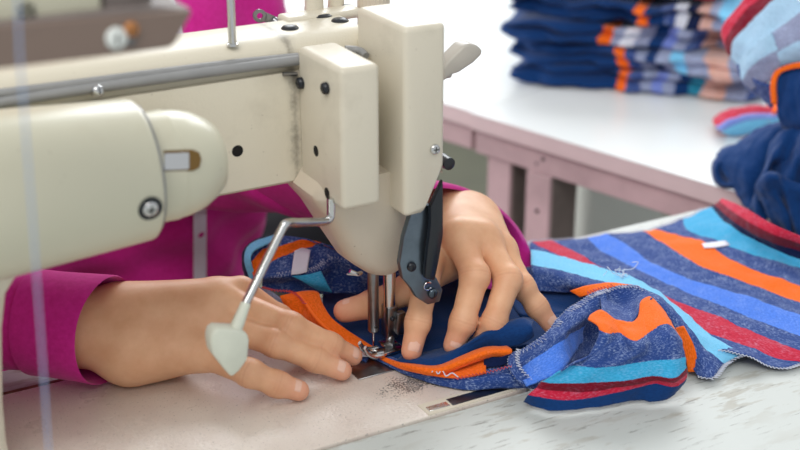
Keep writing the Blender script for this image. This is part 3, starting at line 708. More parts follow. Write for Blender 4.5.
w1, w2 = wB+V3(-.010, -.006, 0), wB+V3(.012, -.004, -.003)
HB.palm += [(w1, ib[0], .022, .0135), (w1, mb_[0], .022, .0135), (w2, rb_[0], .022, .013), (w2, pb_[0], .0205, .0120), (w1, tb_[0], .020, .0140), (w1, (mb_[0]+rb_[0])/2, .022, .0125)]
for nm, f in (('pin', pin), ('rin', rin), ('mid', mid), ('ind', ind), ('thA', thA), ('ib', ib), ('mb', mb_), ('rb', rb_), ('pb', pb_), ('tb', tb_)):
    print(nm, [round(float(np.linalg.norm(f[i+1]-f[i]))*100, 1) for i in range(3)])
print('palmA', [round(float(np.linalg.norm(f[0]-wA))*100, 1) for f in (pin, rin, mid, ind)], [round(float(np.linalg.norm(a[0]-b[0]))*100, 1) for a, b in ((pin, rin), (rin, mid), (mid, ind))])
print('palmB', [round(float(np.linalg.norm(f[0]-wB))*100, 1) for f in (ib, mb_, rb_, pb_)], [round(float(np.linalg.norm(a[0]-b[0]))*100, 1) for a, b in ((ib, mb_), (mb_, rb_), (rb_, pb_))], wB)

PERSON = thing('person', 'person in a magenta jacket guiding the striped garment under the needle with both hands', 'person', (-0.1, 0.42, -0.35))
VV = []; FF = []; k = 0
for H in (HA, HB):
    v, f = H.mesh(); VV.append(v); FF.append(f+k); k += len(v)
Vb = np.concatenate(VV); Fb = np.concatenate(FF); Vb, tone = finish_skin(Vb, Fb, (HA, HB))
# upper arms, trunk, neck and head join on under the clothes, coarser
SHR, SHL = V3(-0.29, 0.44, 0.19), V3(0.06, 0.45, 0.19)
ELR, ELL = V3(-0.48, 0.24, 0.04), V3(-0.07, 0.33, 0.10)
TR = [(V3(-0.21, 0.45, -0.30), V3(-0.08, 0.45, -0.30), .12, .12), (V3(-0.20, 0.45, -0.18), V3(-0.09, 0.45, -0.18), .105, .10), (V3(-0.22, 0.45, 0.04), V3(0.0, 0.45, 0.05), .10, .10), (V3(-0.22, 0.45, -0.2), V3(-0.22, 0.45, 0.05), .10, .10), (V3(-0.07, 0.45, -0.2), V3(-0.01, 0.45, 0.05), .09, .10),
      (V3(-0.25, 0.45, 0.17), V3(0.02, 0.45, 0.17), .072, .072)]
ARMS = [(SHR, ELR, .048, .042), (ELR, fA, .042, .034), (fA, eA, .034, .030), (SHL, ELL, .048, .042), (ELL, fB, .042, .035), (fB, eB, .035, .029)]
HD = Hand(); HD.kp = 0.05
HX = -0.11
HD.palm = [(a, b, ra, rb) for a, b, ra, rb in TR]+ARMS+[(V3(HX, 0.44, 0.2), V3(HX, 0.41, 0.34), .055, .055), (V3(HX, 0.41, 0.45), V3(HX, 0.395, 0.52), .07, .088), (V3(HX, 0.37, 0.40), V3(HX, 0.39, 0.46), .045, .06)]
HD.fing = [([V3(HX, 0.335, 0.445), V3(HX, 0.295, 0.425), V3(HX, 0.31, 0.42)], (.012, .009, .012))]
v, f = HD.mesh(0.006)
Vb = np.concatenate([Vb, v]); Fb = np.concatenate([Fb, f+k]); tone = np.concatenate([tone, np.zeros((len(v), 2))])
me = bpy.data.meshes.new('body'); me.from_pydata(Vb.tolist(), [], Fb.tolist())
ca_ = me.color_attributes.new('tone', 'FLOAT_COLOR', 'POINT'); arr = np.zeros((len(Vb), 4), np.float32); arr[:, 0] = tone[:, 0]; arr[:, 1] = tone[:, 1]; arr[:, 3] = 1; ca_.data.foreach_set('color', arr.ravel())
body = link('body', me, M['skin'], PERSON, 0); me.shade_smooth()
for H in (HA, HB):
    for na in H.nails:
        m = MB(); m.add(*nail_mesh(*na)); m.build('fingernail', M['nail'], PERSON, 60)

# hair
HH = Hand(); HH.kp = .03; HH.palm = [(V3(HX, .42, .46), V3(HX, .415, .535), .085, .092), (V3(HX, .49, .44), V3(HX, .50, .36), .05, .03)]; HH.fing = [([V3(HX, .45, .5), V3(HX, .46, .5)], (.05, .05))]
v, f = HH.mesh(0.007); m = MB(); m.add(v.tolist(), f.tolist()); M['hair'] = simple('dark_hair', (32, 22, 18), 0.4); m.build('hair', M['hair'], PERSON, 0)
# jacket: trunk and sleeves grown round the body, with folds, open at the wrists
class Jacket(Hand):
    def field(s, P):
        d = Hand.field(s, P)
        w = 0.0035*np.sin(P[:, 0]*70+P[:, 2]*38+2.2*np.sin(P[:, 2]*17+P[:, 1]*21))+0.0025*np.sin(P[:, 1]*90-P[:, 2]*75+P[:, 0]*33)
        return d+w*(P[:, 2] < 10)
JK = Jacket(); JK.kp = .045
cutA, cutB = eA*0.52+fA*0.48, eB*0.92+fB*0.08
JK.palm = [(a, b, ra+.014, rb+.014) for a, b, ra, rb in TR]+[(SHR, ELR, .068, .056), (ELR, fA, .056, .046), (fA, cutA, .046, .040), (SHL, ELL, .066, .056), (ELL, fB, .056, .046), (fB, cutB, .046, .042), (V3(HX, .45, .21), V3(HX, .44, .25), .075, .07)]
JK.fing = [([V3(-.2, .45, 0), V3(-.1, .45, 0)], (.1, .1))]
v, f = JK.mesh(0.0045); m = MB(); m.add(v.tolist(), f.tolist()); jk = m.build('jacket', M['jacket'], PERSON, 0); jk.data.shade_smooth()
def ringloft(rings, name, mat, parent):
    m = MB(); m.loft(rings, caps=False); o = m.build(name, mat, parent, 60); return o
# cuff of her right sleeve (left in the picture)
RT, FWD = V3(math.cos(YAW), -math.sin(YAW), 0), V3(math.sin(YAW), math.cos(YAW), 0)
cA = atz(106, 331, .0425); axA = (cutA-cA); axA /= np.linalg.norm(axA)
def cuffring(c, ru, rs, lean, k=0.0, n=48, wob=0.0):
    out = []
    for i in range(n):
        a = 2*math.pi*i/n; u = math.cos(a); w = math.sin(a)
        uu = u if u > 0 else -(abs(u)**0.85)
        p = c+V3(0, 0, ru*u*(1+wob*math.sin(3*a+k)))+(FWD*rs+RT*lean)*w*(1+wob*math.cos(2*a+k))
        p[2] = max(p[2], 0.0015); out.append(tuple(p))
    return out
R_ = []
for t, ru, rs, le in ((0.0, .0345, .030, .013), (0.0, .037, .0325, .0145), (-.0008, .0405, .036, .0160), (.0005, .0412, .0366, .0160), (.015, .0405, .036, .0145), (.035, .040, .0355, .011), (.052, .0402, .0355, .009), (.0545, .0395, .035, .009), (.055, .036, .032, .009), (.052, .035, .031, .009)):
    R_.append(cuffring(cA+axA*t, ru, rs, le, t*60, wob=.02))
R_[0] = cuffring(cA+axA*.03, .0375, .034, .012, .0, wob=.02); R_[1] = cuffring(cA+axA*.004, .0385, .0345, .0155, 0, wob=.02)
ringloft(R_, 'cuff', M['jacket'], PERSON)
R_ = [cuffring(cA+axA*t, ru, rs, .006, t*40, wob=.03) for t, ru, rs in ((.045, .0335, .030), (.05, .0365, .0335), (.07, .038, .035), (.10, .040, .037), (.14, .042, .039), (.18, .040, .037))]
ringloft(R_, 'sleeve_end', M['jacket'], PERSON)
# cuff of her left sleeve (right in the picture)
nB = (fB-wB)/np.linalg.norm(fB-wB); cB = atz(457, 184, .100); 
def cuffB(off, sc, k=0):
    out = []
    for i in range(56):
        a = 2*math.pi*i/56; w = 1+.02*math.sin(3*a+k)
        x = 468+(60*math.cos(a)-20*math.sin(a))*sc*w; y = 236+(40*math.cos(a)+35*math.sin(a))*sc*w
        p = atp(x, y, cB, nB*V3(1, 1, 0)+V3(0, 0, -.42)); out.append(tuple(p+nB*off))
    return out
R_ = [cuffB(.05, .84), cuffB(.02, .91), cuffB(.003, .90), cuffB(-.002, .93), cuffB(-.002, 1.0), cuffB(.002, 1.02), cuffB(.012, 1.0), cuffB(.03, .95), cuffB(.055, .90), cuffB(.058, .85)]
ringloft(R_, 'cuff', M['jacket'], PERSON)
cc = np.mean(np.array(cuffB(0, 1)), 0)
def circ(c, n, r, k=56):
    a = Vector(n).orthogonal().normalized(); b = Vector(n).cross(a)
    return [tuple(Vector(c)+(a*math.cos(2*math.pi*i/k)+b*math.sin(2*math.pi*i/k))*r) for i in range(k)]
r0 = np.array(cuffB(.045, .86))
def blend(t, off):
    tgt = np.mean(r0, 0)+(eB+(fB-eB)*t-np.mean(r0, 0))*t
    q = (r0-np.mean(r0, 0)); q = q/np.linalg.norm(q, axis=1)[:, None]*(np.linalg.norm(q, axis=1)*(1-t)+.044*t)[:, None]
    return [tuple(x) for x in q+tgt]
ringloft([blend(t, 0) for t in (0, .2, .4, .6, .8, 1)], 'sleeve_end', M['jacket'], PERSON)
# white zip strip down the jacket front
def jhit(x, y):
    d = ray(x, y); d = d/np.linalg.norm(d)
    for t in np.arange(.9, 1.7, .003):
        if JK.field((CAMP+d*t)[None])[0] < 0: break
    return CAMP+d*(t-.004)
rows_ = []; m = MB()
for k in range(27):
    y = -20+k*13; x = 166+34*min(1, max(0, y)/150)**.8; x = min(x, 200)
    a, b = jhit(x-6.5, y), jhit(x+6.5, y); dd = (a-CAMP)/np.linalg.norm(a-CAMP)
    rows_.append([Vector(a), Vector(b), Vector(b+dd*.006), Vector(a+dd*.006)])
m.loft(rows_); zo = m.build('zip_strip', simple('white_tape', (222, 216, 228), 0.7), PERSON, 30); zo['label'] = 'white strip down the jacket front'
print('CHK', eA, fA, wB, fB)
# ---------------- cloth ----------------
def cr1(P, t):
    """Catmull-Rom through the rows of P (n,3) at parameters t in [0, n-1]"""
    P = np.asarray(P, float); n = len(P); i = np.clip(np.floor(t).astype(int), 0, n-2); f = (t-i)[:, None]
    E = np.vstack([2*P[0]-P[1], P, 2*P[-1]-P[-2]]); p0, p1, p2, p3 = E[i], E[i+1], E[i+2], E[i+3]
    return 0.5*(2*p1+(p2-p0)*f+(2*p0-5*p1+4*p2-p3)*f*f+(3*p1-p0-3*p2+p3)*f**3)
def pt(q):
    if len(q) == 3: return atz(*q)
    x, y, kind, v = q
    if kind == 'd': return atp(x, y, EAa+ENa*v, ENa)
    if kind == 'y': return aty(x, y, v)
    if kind == 'p': return np.array(v)
EAa, ENa, EDa = np.array(EA), np.array(EN), np.array(ED)
def patch(name, rows, cols, parent, nu=40, nv=8, thick=0.0011, wr=0.0008, wfreq=70, zmin=0.0012, seed=0, mat=None):
    rows = [np.array([pt(q) for q in r]) for r in rows]; RR = []
    for r in rows:
        d = np.r_[0, np.cumsum(np.linalg.norm(np.diff(r, axis=0), axis=1))]; tt = np.interp(np.linspace(0, d[-1], nu), d, np.arange(len(r)))
        RR.append(cr1(r, tt))
    RR = np.array(RR); nr = len(RR); T = np.linspace(0, nr-1, (nr-1)*nv+1)
    G = np.stack([cr1(RR[:, j], T) for j in range(nu)], 1)       # (NV, nu, 3)
    gu = np.gradient(G, axis=1); gv = np.gradient(G, axis=0); nn = np.cross(gu, gv); nn /= np.linalg.norm(nn, axis=2)[..., None]+1e-12
    if nn[..., 2].mean() < 0: nn = -nn
    if wr:
        for a in range(G.shape[0]):
            for b in range(nu):
                p = Vector(G[a, b])*wfreq+Vector((seed*7.3, 0, 0)); G[a, b] += nn[a, b]*wr*(mnoise.noise(p)+0.5*mnoise.noise(p*2.3)+0.3*mnoise.noise(p*5))*1.6
    G[..., 2] = np.maximum(G[..., 2], zmin)
    NVv = G.shape[0]; vs = G.reshape(-1, 3); fs = [(i*nu+j, i*nu+j+1, (i+1)*nu+j+1, (i+1)*nu+j) for i in range(NVv-1) for j in range(nu-1)]
    me = bpy.data.meshes.new(name); me.from_pydata(vs.tolist(), [], fs)
    lu = np.cumsum(np.r_[0, np.linalg.norm(np.diff(G.mean(0), axis=0), axis=1)]); lv = np.cumsum(np.r_[0, np.linalg.norm(np.diff(G.mean(1), axis=0), axis=1)])
    band = me.uv_layers.new(name='band'); met = me.uv_layers.new(name='metric')
    for lp in me.loops:
        i, j = divmod(lp.vertex_index, nu); band.data[lp.index].uv = (j/(nu-1), min(0.9995, i/(NVv-1))); met.data[lp.index].uv = (lu[j], lv[i])
    if np.cross(G[0, 1]-G[0, 0], G[1, 0]-G[0, 0])[2] < 0: me.flip_normals()
    o = link(name, me, mat or cloth_mat(cols), parent, 0); me.shade_smooth()
    if thick:
        md = o.modifiers.new('thickness', 'SOLIDIFY'); md.thickness = thick; md.offset = 0.0
    o['_g'] = 1; del o['_g']
    return o, G
def overlock(name, path, nrm, side, parent, mat, width=0.0045, pitch=0.0027, r=0.00046):
    """zigzag of serger thread along a cloth edge"""
    P = [Vector(p) for p in path]; L = sum((P[i+1]-P[i]).length for i in range(len(P)-1)); n = max(6, int(L/pitch))
    d = np.r_[0, np.cumsum([(P[i+1]-P[i]).length for i in range(len(P)-1)])]; A = np.array([list(p) for p in P]); out = []
    for k in range(n*2+1):
        s_ = d[-1]*k/(2*n); q = np.array([np.interp(s_, d, A[:, c]) for c in range(3)])
        t_ = np.array([np.interp(min(s_+.001, d[-1]), d, A[:, c]) for c in range(3)])-np.array([np.interp(max(s_-.001, 0), d, A[:, c]) for c in range(3)]); t_ /= np.linalg.norm(t_)+1e-9
        sd = np.cross(t_, nrm); sd /= np.linalg.norm(sd)+1e-9; sd *= side
        out.append(q+np.array(nrm)*(0.0011 if k % 2 else 0.0002)+sd*(width if k % 2 else -0.0004))
    m = MB(); m.tube(out, r, 5)
    return m.build(name, mat, parent, 60)
M['serger'] = simple('white_serger_thread', (214, 218, 232), 0.7)
M['serger_red'] = simple('red_serger_thread', (214, 84, 84), 0.7)
GA = thing('striped_garment', 'multicoloured striped knit garment being sewn, spread crumpled from the needle across the white table', 'garment', (0.12, -0.02, 0.0))
Zs = lambda row, z: [(x, y, z) if not hasattr(z, '__len__') else (x, y, z[i]) for i, (x, y) in enumerate(row)]
# flat sheet lying to the right
AR = [
 Zs([(722, 198), (745, 208), (775, 225), (835, 250)], [.012, .03, .035, .03]),
 Zs([(719, 201), (740, 216), (770, 232), (835, 256)], [.010, .024, .028, .024]),
 Zs([(714, 205), (735, 222), (765, 239), (835, 262)], [.008, .016, .018, .015]),
 Zs([(711, 208), (730, 226), (757, 241), (790, 256), (835, 270)], [.006, .012, .012, .01, .01]),
 Zs([(684, 219), (688, 230), (712, 239), (742, 251), (800, 268), (835, 280)], [.004, .006, .007, .008, .006, .006]),
 Zs([(655, 230), (692, 238), (712, 247), (740, 264), (800, 286), (835, 297)], [.003, .006, .007, .006, .005, .005]),
 Zs([(643, 232), (662, 242), (700, 266), (750, 284), (800, 302), (835, 315)], [.003, .006, .006, .005, .005, .005]),
 Zs([(606, 235), (625, 244), (650, 262), (675, 274), (712, 286), (750, 298), (800, 316), (835, 330)], .006),
 Zs([(588, 238), (600, 250), (630, 265), (657, 279), (687, 292), (725, 307), (775, 327), (835, 350)], .006),
 Zs([(553, 241), (575, 251), (592, 263), (630, 280), (675, 301), (712, 314), (740, 326), (800, 351), (835, 362)], [.006, .008, .009, .01, .009, .008, .007, .005, .004]),
 Zs([(532, 242), (560, 256), (592, 272), (640, 292), (690, 325), (722, 338), (750, 347), (775, 358), (800, 362), (835, 368)], [.008, .01, .01, .01, .009, .008, .006, .003, .002, .002]),
 Zs([(529, 250), (560, 266), (592, 280), (640, 300), (680, 330), (708, 346), (735, 353), (752, 358), (766, 365), (785, 368), (805, 362), (835, 356)], [.008, .01, .01, .01, .009, .009, .010, .008, .003, .0015, .0015, .0015]),
]
o_, G = patch('striped_panel', AR, ['red', 'maroon', 'dark', 'cyan', 'heather', 'orange', 'heather', 'mid', 'heather', 'red', 'heather'], GA, nu=70, nv=6, wr=.0010, wfreq=45)
overlock('overlock_seam', G[:, 0][20:], (0, 0, 1), 1, GA, M['serger'], .0035)
overlock('overlock_seam', G[-1, 38:], (0, 0, 1), 1, GA, M['serger'], .0038)
# fold of the sheet that turns up towards the crumpled part
FR = [
 Zs([(531, 249), (565, 258), (600, 268), (632, 277), (650, 287), (675, 304), (705, 331), (724, 343), (742, 355)], [.018, .018, .020, .022, .022, .018, .014, .011, .006]),
 Zs([(531, 266), (565, 272), (600, 281), (625, 285), (652, 292), (670, 306), (688, 327), (702, 345), (724, 364)], [.022, .024, .028, .032, .032, .028, .022, .014, .004]),
 Zs([(532, 278), (560, 283), (590, 287), (618, 290), (650, 300), (666, 313), (680, 332), (692, 352), (712, 378)], [.018, .020, .026, .032, .032, .028, .020, .012, .002]),
 Zs([(532, 290), (560, 292), (585, 292), (615, 294), (645, 308), (660, 322), (672, 340), (683, 356), (698, 376)], [.012, .012, .014, .020, .020, .018, .012, .006, .002]),
]
o_, G = patch('striped_fold', FR, ['sky', 'heather', 'heather'], GA, nu=64, nv=8, wr=.0009)
overlock('overlock_seam', G[:, -1], (0, 0, 1), -1, GA, M['serger'], .004)
o_, G = patch('striped_fold', [Zs([(676, 328), (682, 345), (686, 360), (688, 372)], [.022, .016, .008, .002]), Zs([(684, 326), (693, 343), (697, 358), (697, 372)], [.026, .019, .010, .002])], ['orange'], GA, nu=16, nv=8, wr=.0005)
patch('striped_fold', [Zs([(500, 268), (540, 268), (575, 276), (610, 284), (650, 296)], .010), Zs([(505, 292), (545, 292), (585, 294), (630, 300)], .008), Zs([(520, 318), (560, 315), (600, 315), (650, 318)], .006)], ['heather', 'navy'], GA, nu=30)
patch('striped_fold', [Zs([(570, 291), (590, 285), (612, 283), (636, 286)], [.030, .036, .040, .042]), Zs([(580, 297), (598, 292), (617, 287), (640, 288)], [.028, .036, .042, .044])], ['orange'], GA, nu=20, nv=6, wr=.0005)
# the crumpled inside-out mound
MR = [
 Zs([(524, 401), (540, 408), (556, 411), (599, 407), (638, 400), (652, 402), (668, 398), (683, 384)], [.002, .001, .001, .001, .001, .001, .002, .008]),
 Zs([(528, 395), (540, 397), (560, 400), (581, 399), (617, 392), (652, 384), (674, 386), (686, 378)], [.010, .010, .008, .008, .010, .014, .012, .014]),
 Zs([(536, 388), (548, 390), (581, 392), (617, 387), (652, 381), (674, 382), (687, 373)], [.015, .014, .013, .014, .017, .017, .018]),
 Zs([(542, 382), (552, 383), (581, 383), (617, 381), (652, 376), (674, 378), (687, 368)], [.019, .020, .020, .020, .022, .021, .022]),
 Zs([(560, 371), (572, 366), (595, 368), (617, 366), (652, 361), (674, 360), (685, 357)], [.030, .031, .031, .031, .032, .031, .030]),
 Zs([(588, 356), (598, 351.5), (609, 348), (622, 350), (637, 353), (655, 347), (672, 343), (683, 349)], [.038, .041, .043, .040, .041, .040, .041, .034]),
 Zs([(599, 330), (608, 334), (620, 334), (635, 342), (652, 331), (668, 325), (680, 338)], [.052, .051, .046, .047, .046, .046, .038]),
 Zs([(588, 320), (591, 314), (602, 310), (617, 320), (635, 321), (641, 301), (652, 298), (666, 312)], [.052, .054, .055, .050, .046, .050, .047, .042]),
]
o_, G = patch('crumpled_mound', MR, ['navy', 'red', 'maroon', 'cyan', 'heather', 'heather', 'orange'], GA, nu=72, nv=9, wr=.0008, wfreq=60)
o_, G = patch('crumpled_mound', [
 Zs([(601, 312), (615, 321), (633, 323), (642, 304), (652, 300)], [.053, .048, .044, .049, .047]),
 Zs([(600, 300), (615, 303), (630, 302), (642, 296), (653, 296)], [.045, .040, .040, .044, .046]),
 Zs([(588, 296), (604, 290), (620, 286), (636, 286), (652, 293)], [.047, .047, .048, .047, .044])], ['heather', 'heather'], GA, nu=30, nv=8)
overlock('overlock_seam', G[-1], (0, -.3, .95), 1, GA, M['serger'], .004)
overlock('overlock_seam', G[-1, :14], (0, -.3, .95), -1, GA, M['serger_red'], .003)
o_, G = patch('crumpled_mound', [
 Zs([(511, 354), (529, 345), (545, 334), (563, 313), (588, 296), (606, 289)], [.022, .030, .036, .042, .046, .048]),
 Zs([(514, 366), (532, 352), (550, 342), (570, 326), (590, 314), (606, 307)], [.018, .028, .034, .040, .040, .040]),
 Zs([(518, 372), (535, 358), (552, 347), (566, 338), (576, 330), (586, 324)], [.014, .026, .032, .034, .032, .030]),
 Zs([(526, 386), (540, 381), (556, 374), (568, 364), (574, 352), (582, 342)], [.014, .018, .022, .022, .020, .016])], ['heather', 'heather', 'mid'], GA, nu=44, nv=8, wr=.0009)
overlock('overlock_seam', G[0], (0, -.2, .98), 1, GA, M['serger'], .0055)
patch('inner_fold', [Zs([(560, 340), (578, 324), (596, 313), (612, 308)], [.024, .022, .020, .022]), Zs([(562, 352), (582, 338), (600, 330), (616, 322)], [.014, .008, .005, .008]), Zs([(566, 366), (584, 358), (600, 352), (618, 340)], [.012, .004, .002, .004])], ['heather', 'heather'], GA, nu=20, nv=6)
o_, G = patch('crumpled_mound', [
 Zs([(511, 353), (508, 362), (512, 374), (522, 384), (538, 389)], [.022, .020, .016, .012, .009]),
 Zs([(520, 350), (519, 360), (523, 370), (532, 378), (545, 384)], [.026, .023, .020, .017, .014])], ['heather'], GA, nu=24, nv=6, wr=.0004)
overlock('overlock_seam', G[0], (0, -.4, .9), -1, GA, M['serger'], .0045); overlock('overlock_seam', G[-1], (0, -.4, .9), 1, GA, M['serger'], .003)
# blue strip and orange binding right of the needle
o_, G = patch('hem_strip', [
 Zs([(372, 358), (386, 365), (402, 373), (429, 382.5), (466, 390), (502, 388), (536, 389)], [.001, .001, .001, .001, .001, .0015, .003]),
 Zs([(376, 354), (390, 361), (405, 368), (429, 375), (466, 380), (502, 377), (530, 378)], [.004, .005, .006, .007, .008, .010, .014]),
 Zs([(380, 352), (395, 358), (410, 364), (430, 370), (466, 371), (500, 366), (520, 362)], [.004, .006, .007, .008, .010, .012, .018])], ['heather', 'heather'], GA, nu=50, nv=6, wr=.0006)
patch('orange_binding', [
 Zs([(366, 350), (386, 358), (400, 363), (418, 365.5), (439, 366), (461, 357), (485, 348), (507, 347)], [.0025, .0035, .006, .010, .012, .016, .021, .022]),
 Zs([(373, 354), (388, 360), (402, 365), (420, 368.5), (440, 369.5), (463, 361), (488, 352), (512, 351)], [.0035, .0050, .0085, .0130, .0150, .019, .024, .024]),
 Zs([(374, 356), (390, 364), (405, 369.5), (425, 373.5), (444, 373), (466, 365), (490, 356.5), (509, 357)], [.0025, .0035, .006, .010, .011, .015, .019, .019])], ['orange', 'orange'], GA, nu=60, nv=6, wr=.0002, thick=.002)
patch('orange_binding', [Zs([(425, 370), (448, 369), (466, 363), (486, 357)], [.008, .010, .012, .015]), Zs([(422, 374), (448, 377.5), (466, 377), (486, 373)], [.009, .010, .010, .012])], ['orange'], GA, nu=24, wr=.0003)
m = MB(); m.tube([pt(q) for q in ((432, 372, .014), (435, 369, .014), (438, 374, .014), (442, 370, .014), (446, 376, .014), (452, 373, .013), (458, 377, .013))], .0005, 5, sub=4); m.build('stitching', M['serger'], GA)
g_ = [pt(q) for q in ((455, 378, .012), (470, 375, .012), (490, 371, .014), (512, 365, .020))]; overlock('stitching', [list(p) for p in crspline(g_, [1]*4, 8)[0]], (0, -.5, .86), 1, GA, M['serger_red'], .0022)
patch('dark_fold', [Zs([(484, 357), (500, 357), (515, 352)], [.018, .020, .024]), Zs([(484, 368), (500, 366), (516, 360)], [.012, .014, .018])], ['dark'], GA, nu=16, wr=.0002)
# plain navy panel beneath the hand
patch('navy_panel', [
 Zs([(322, 292), (370, 288), (430, 280), (500, 275), (545, 280)], .006),
 Zs([(326, 318), (370, 318), (430, 312), (500, 305), (560, 306)], .006),
 Zs([(345, 338), (385, 340), (430, 338), (490, 332), (560, 325)], .0055),
 Zs([(368, 350), (392, 358), (425, 364), (490, 352), (540, 345)], .0045)], ['navy', 'navy', 'navy'], GA, nu=40, wr=.001)
patch('navy_panel', [
 Zs([(396, 361), (420, 364.5), (442, 365), (464, 356), (487, 347.5), (509, 347), (524, 343), (534, 336)], [.007, .009, .011, .014, .018, .020, .024, .028]),
 Zs([(398, 359), (420, 360.5), (440, 359), (462, 350), (484, 339), (506, 334), (522, 332), (533, 330)], [.0075, .010, .013, .018, .026, .030, .033, .034]),
 Zs([(400, 357), (420, 357), (440, 355), (460, 347.5), (481, 335), (505, 324), (522, 319.5), (532, 325)], [.007, .009, .012, .018, .028, .034, .037, .036]),
 Zs([(405, 350), (424, 352), (442, 348), (464, 342), (486, 330), (508, 321), (524, 318), (534, 320)], [.004, .005, .007, .012, .018, .024, .028, .030])], ['navy', 'navy', 'navy'], GA, nu=50, nv=7, wr=.0005)
# bunch behind the needle
LR = [
 Zs([(250, 256), (258, 243), (274, 236.5), (299, 238), (321, 243), (345, 251), (390, 260), (440, 268)], [.046, .052, .054, .054, .052, .048, .042, .034]),
 Zs([(251, 262), (262, 250.5), (275, 247), (289, 243.5), (302, 239.5), (322, 244), (350, 253), (390, 262), (440, 270)], [.043, .048, .051, .053, .054, .052, .046, .040, .033]),
 Zs([(254, 277), (262, 269), (272, 262), (283, 256), (310, 247), (322, 245), (352, 256), (390, 266), (440, 274)], [.034, .040, .043, .046, .049, .050, .044, .038, .032]),
 Zs([(262, 278), (276, 277), (291, 275), (310, 272.5), (321, 268), (333, 258), (355, 264), (390, 274), (440, 280)], [.036, .038, .039, .040, .041, .044, .040, .034, .028]),
 Zs([(262, 283), (276, 282), (292, 281), (311, 280), (323, 276), (336, 272), (355, 276), (390, 281), (440, 284)], [.028, .029, .030, .030, .031, .032, .030, .028, .022]),
 Zs([(263, 290), (278, 292), (292, 294), (320, 294), (338, 293), (366, 294), (390, 293), (440, 292)], [.022, .022, .020, .018, .017, .015, .012, .010]),
]
o_, G = patch('striped_bunch', LR, ['heather', 'orange', 'heather', 'heather', 'heather'], GA, nu=60, nv=8, wr=.0010)
overlock('overlock_seam', G[24, 3:34], (0, -.4, .9), -1, GA, M['serger'], .004)
patch('striped_bunch', [
 Zs([(250, 280), (245, 263), (246, 250), (257, 241), (274, 235.5)], [.030, .042, .048, .053, .056]),
 Zs([(256, 278), (251, 262), (253, 252), (263, 246), (278, 240)], [.032, .045, .050, .054, .055])], ['sky'], GA, nu=30, nv=6, wr=.0005)
patch('striped_bunch', [
 Zs([(249, 296), (246, 280), (243, 263), (244, 250), (255, 240), (272, 234.5)], [.018, .026, .037, .044, .050, .053]),
 Zs([(254, 294), (250, 280), (246, 264), (247, 251), (257, 241.5), (274, 236)], [.020, .028, .040, .046, .052, .054])], ['dark'], GA, nu=30, nv=6, wr=.0005)
patch('striped_bunch', [Zs([(292, 276), (308, 274.5), (321, 271)], [.040, .041, .042]), Zs([(306, 283), (316, 284), (327, 283)], [.034, .034, .034]), Zs([(319, 290), (325, 291), (332, 292)], [.026, .025, .025])], ['cyan', 'cyan'], GA, nu=14, nv=6, wr=.0003)
patch('hem_strip', [Zs([(276, 300), (292, 316), (308, 328), (324, 338), (345, 348), (370, 356)], [.014, .012, .010, .008, .005, .0015]), Zs([(282, 312), (290, 322), (304, 332), (320, 342), (340, 352), (366, 362)], [.006, .004, .003, .002, .0015, .001])], ['heather'], GA, nu=30, nv=6, wr=.0005)
patch('orange_binding', [
 Zs([(280, 296), (298, 292.5), (317, 292), (322, 303), (331, 318), (345, 329), (361, 340), (378, 350)], [.034, .035, .035, .031, .024, .017, .009, .0035]),
 Zs([(281, 299), (292, 299), (303, 300), (312, 312), (322, 325), (336, 335), (356, 345), (376, 353)], [.032, .033, .033, .028, .022, .015, .008, .0040]),
 Zs([(284, 303), (288, 307), (294, 313), (302, 319), (311, 325.5), (326, 335), (348, 347), (374, 356)], [.028, .026, .023, .019, .016, .012, .007, .004])], ['orange', 'orange'], GA, nu=44, nv=7, wr=.0003, thick=.0016)
m = MB(); m.tube([pt(q) for q in ((298, 293.5, .037), (306, 304, .034), (316, 318, .028), (330, 331, .021), (350, 343, .012), (374, 353.5, .0055))], .0013, 8, sub=6); m.build('piping', cloth_piping if False else simple('orange_piping', (250, 112, 22), .8), GA)
g_ = [pt(q) for q in ((263, 287, .032), (275, 290, .034), (290, 291, .036), (300, 296, .0365), (306, 304, .0345))]; overlock('stitching', [list(p) for p in crspline(g_, [1]*5, 8)[0]], (0, -.4, .9), 1, GA, M['serger_red'], .003)
patch('hem_strip', [Zs([(259, 287), (268, 290), (278, 297), (287, 307)], [.030, .031, .029, .024]), Zs([(258, 296), (268, 304), (280, 311), (294, 320)], [.022, .020, .017, .012])], ['grey'], GA, nu=20, nv=8, wr=.0007)
g_ = [pt(q) for q in ((258, 294, .025), (266, 300, .024), (276, 306, .021), (288, 314, .016))]; overlock('overlock_seam', [list(p) for p in crspline(g_, [1]*4, 8)[0]], (0, -.4, .9), -1, GA, M['serger'], .0055)
# labels
def flatlabel(rows, nm='care_label'):
    o, g = patch(nm, rows, None, GA, nu=8, nv=4, thick=.0004, wr=0, mat=M['label']); return o
lb = flatlabel([Zs([(294.5, 251), (302, 248), (310.5, 250)], [.0505, .0510, .0515]), Zs([(291, 274.5), (299, 274), (307, 272)], [.0415, .0420, .0425])]); lb['label'] = 'white satin label on the bunch behind the needle'
lb = flatlabel([Zs([(702, 243.5), (714, 242), (726, 240.5)], .0085), Zs([(704, 248), (716, 247.5), (730, 245)], .0085)]); lb['label'] = 'small white label on the orange stripe'
lb = flatlabel([Zs([(344, 346), (356, 347), (368, 349)], .006), Zs([(348, 354), (358, 356), (368, 357)], .004)]); lb['label'] = 'white label beside the presser foot'
m = MB()
for k in range(9):
    rr = random.Random(k); a = Vector(atz(618+rr.random()*8, 274+rr.random()*4, .026)); P = [a]
    for j in range(4): P.append(P[-1]+Vector((rr.uniform(-.008, .008), rr.uniform(-.004, .006), rr.uniform(-.0005, .004))))
    m.tube(P, .0003, 4, sub=3)
m.build('loose_threads', M['serger'], GA)

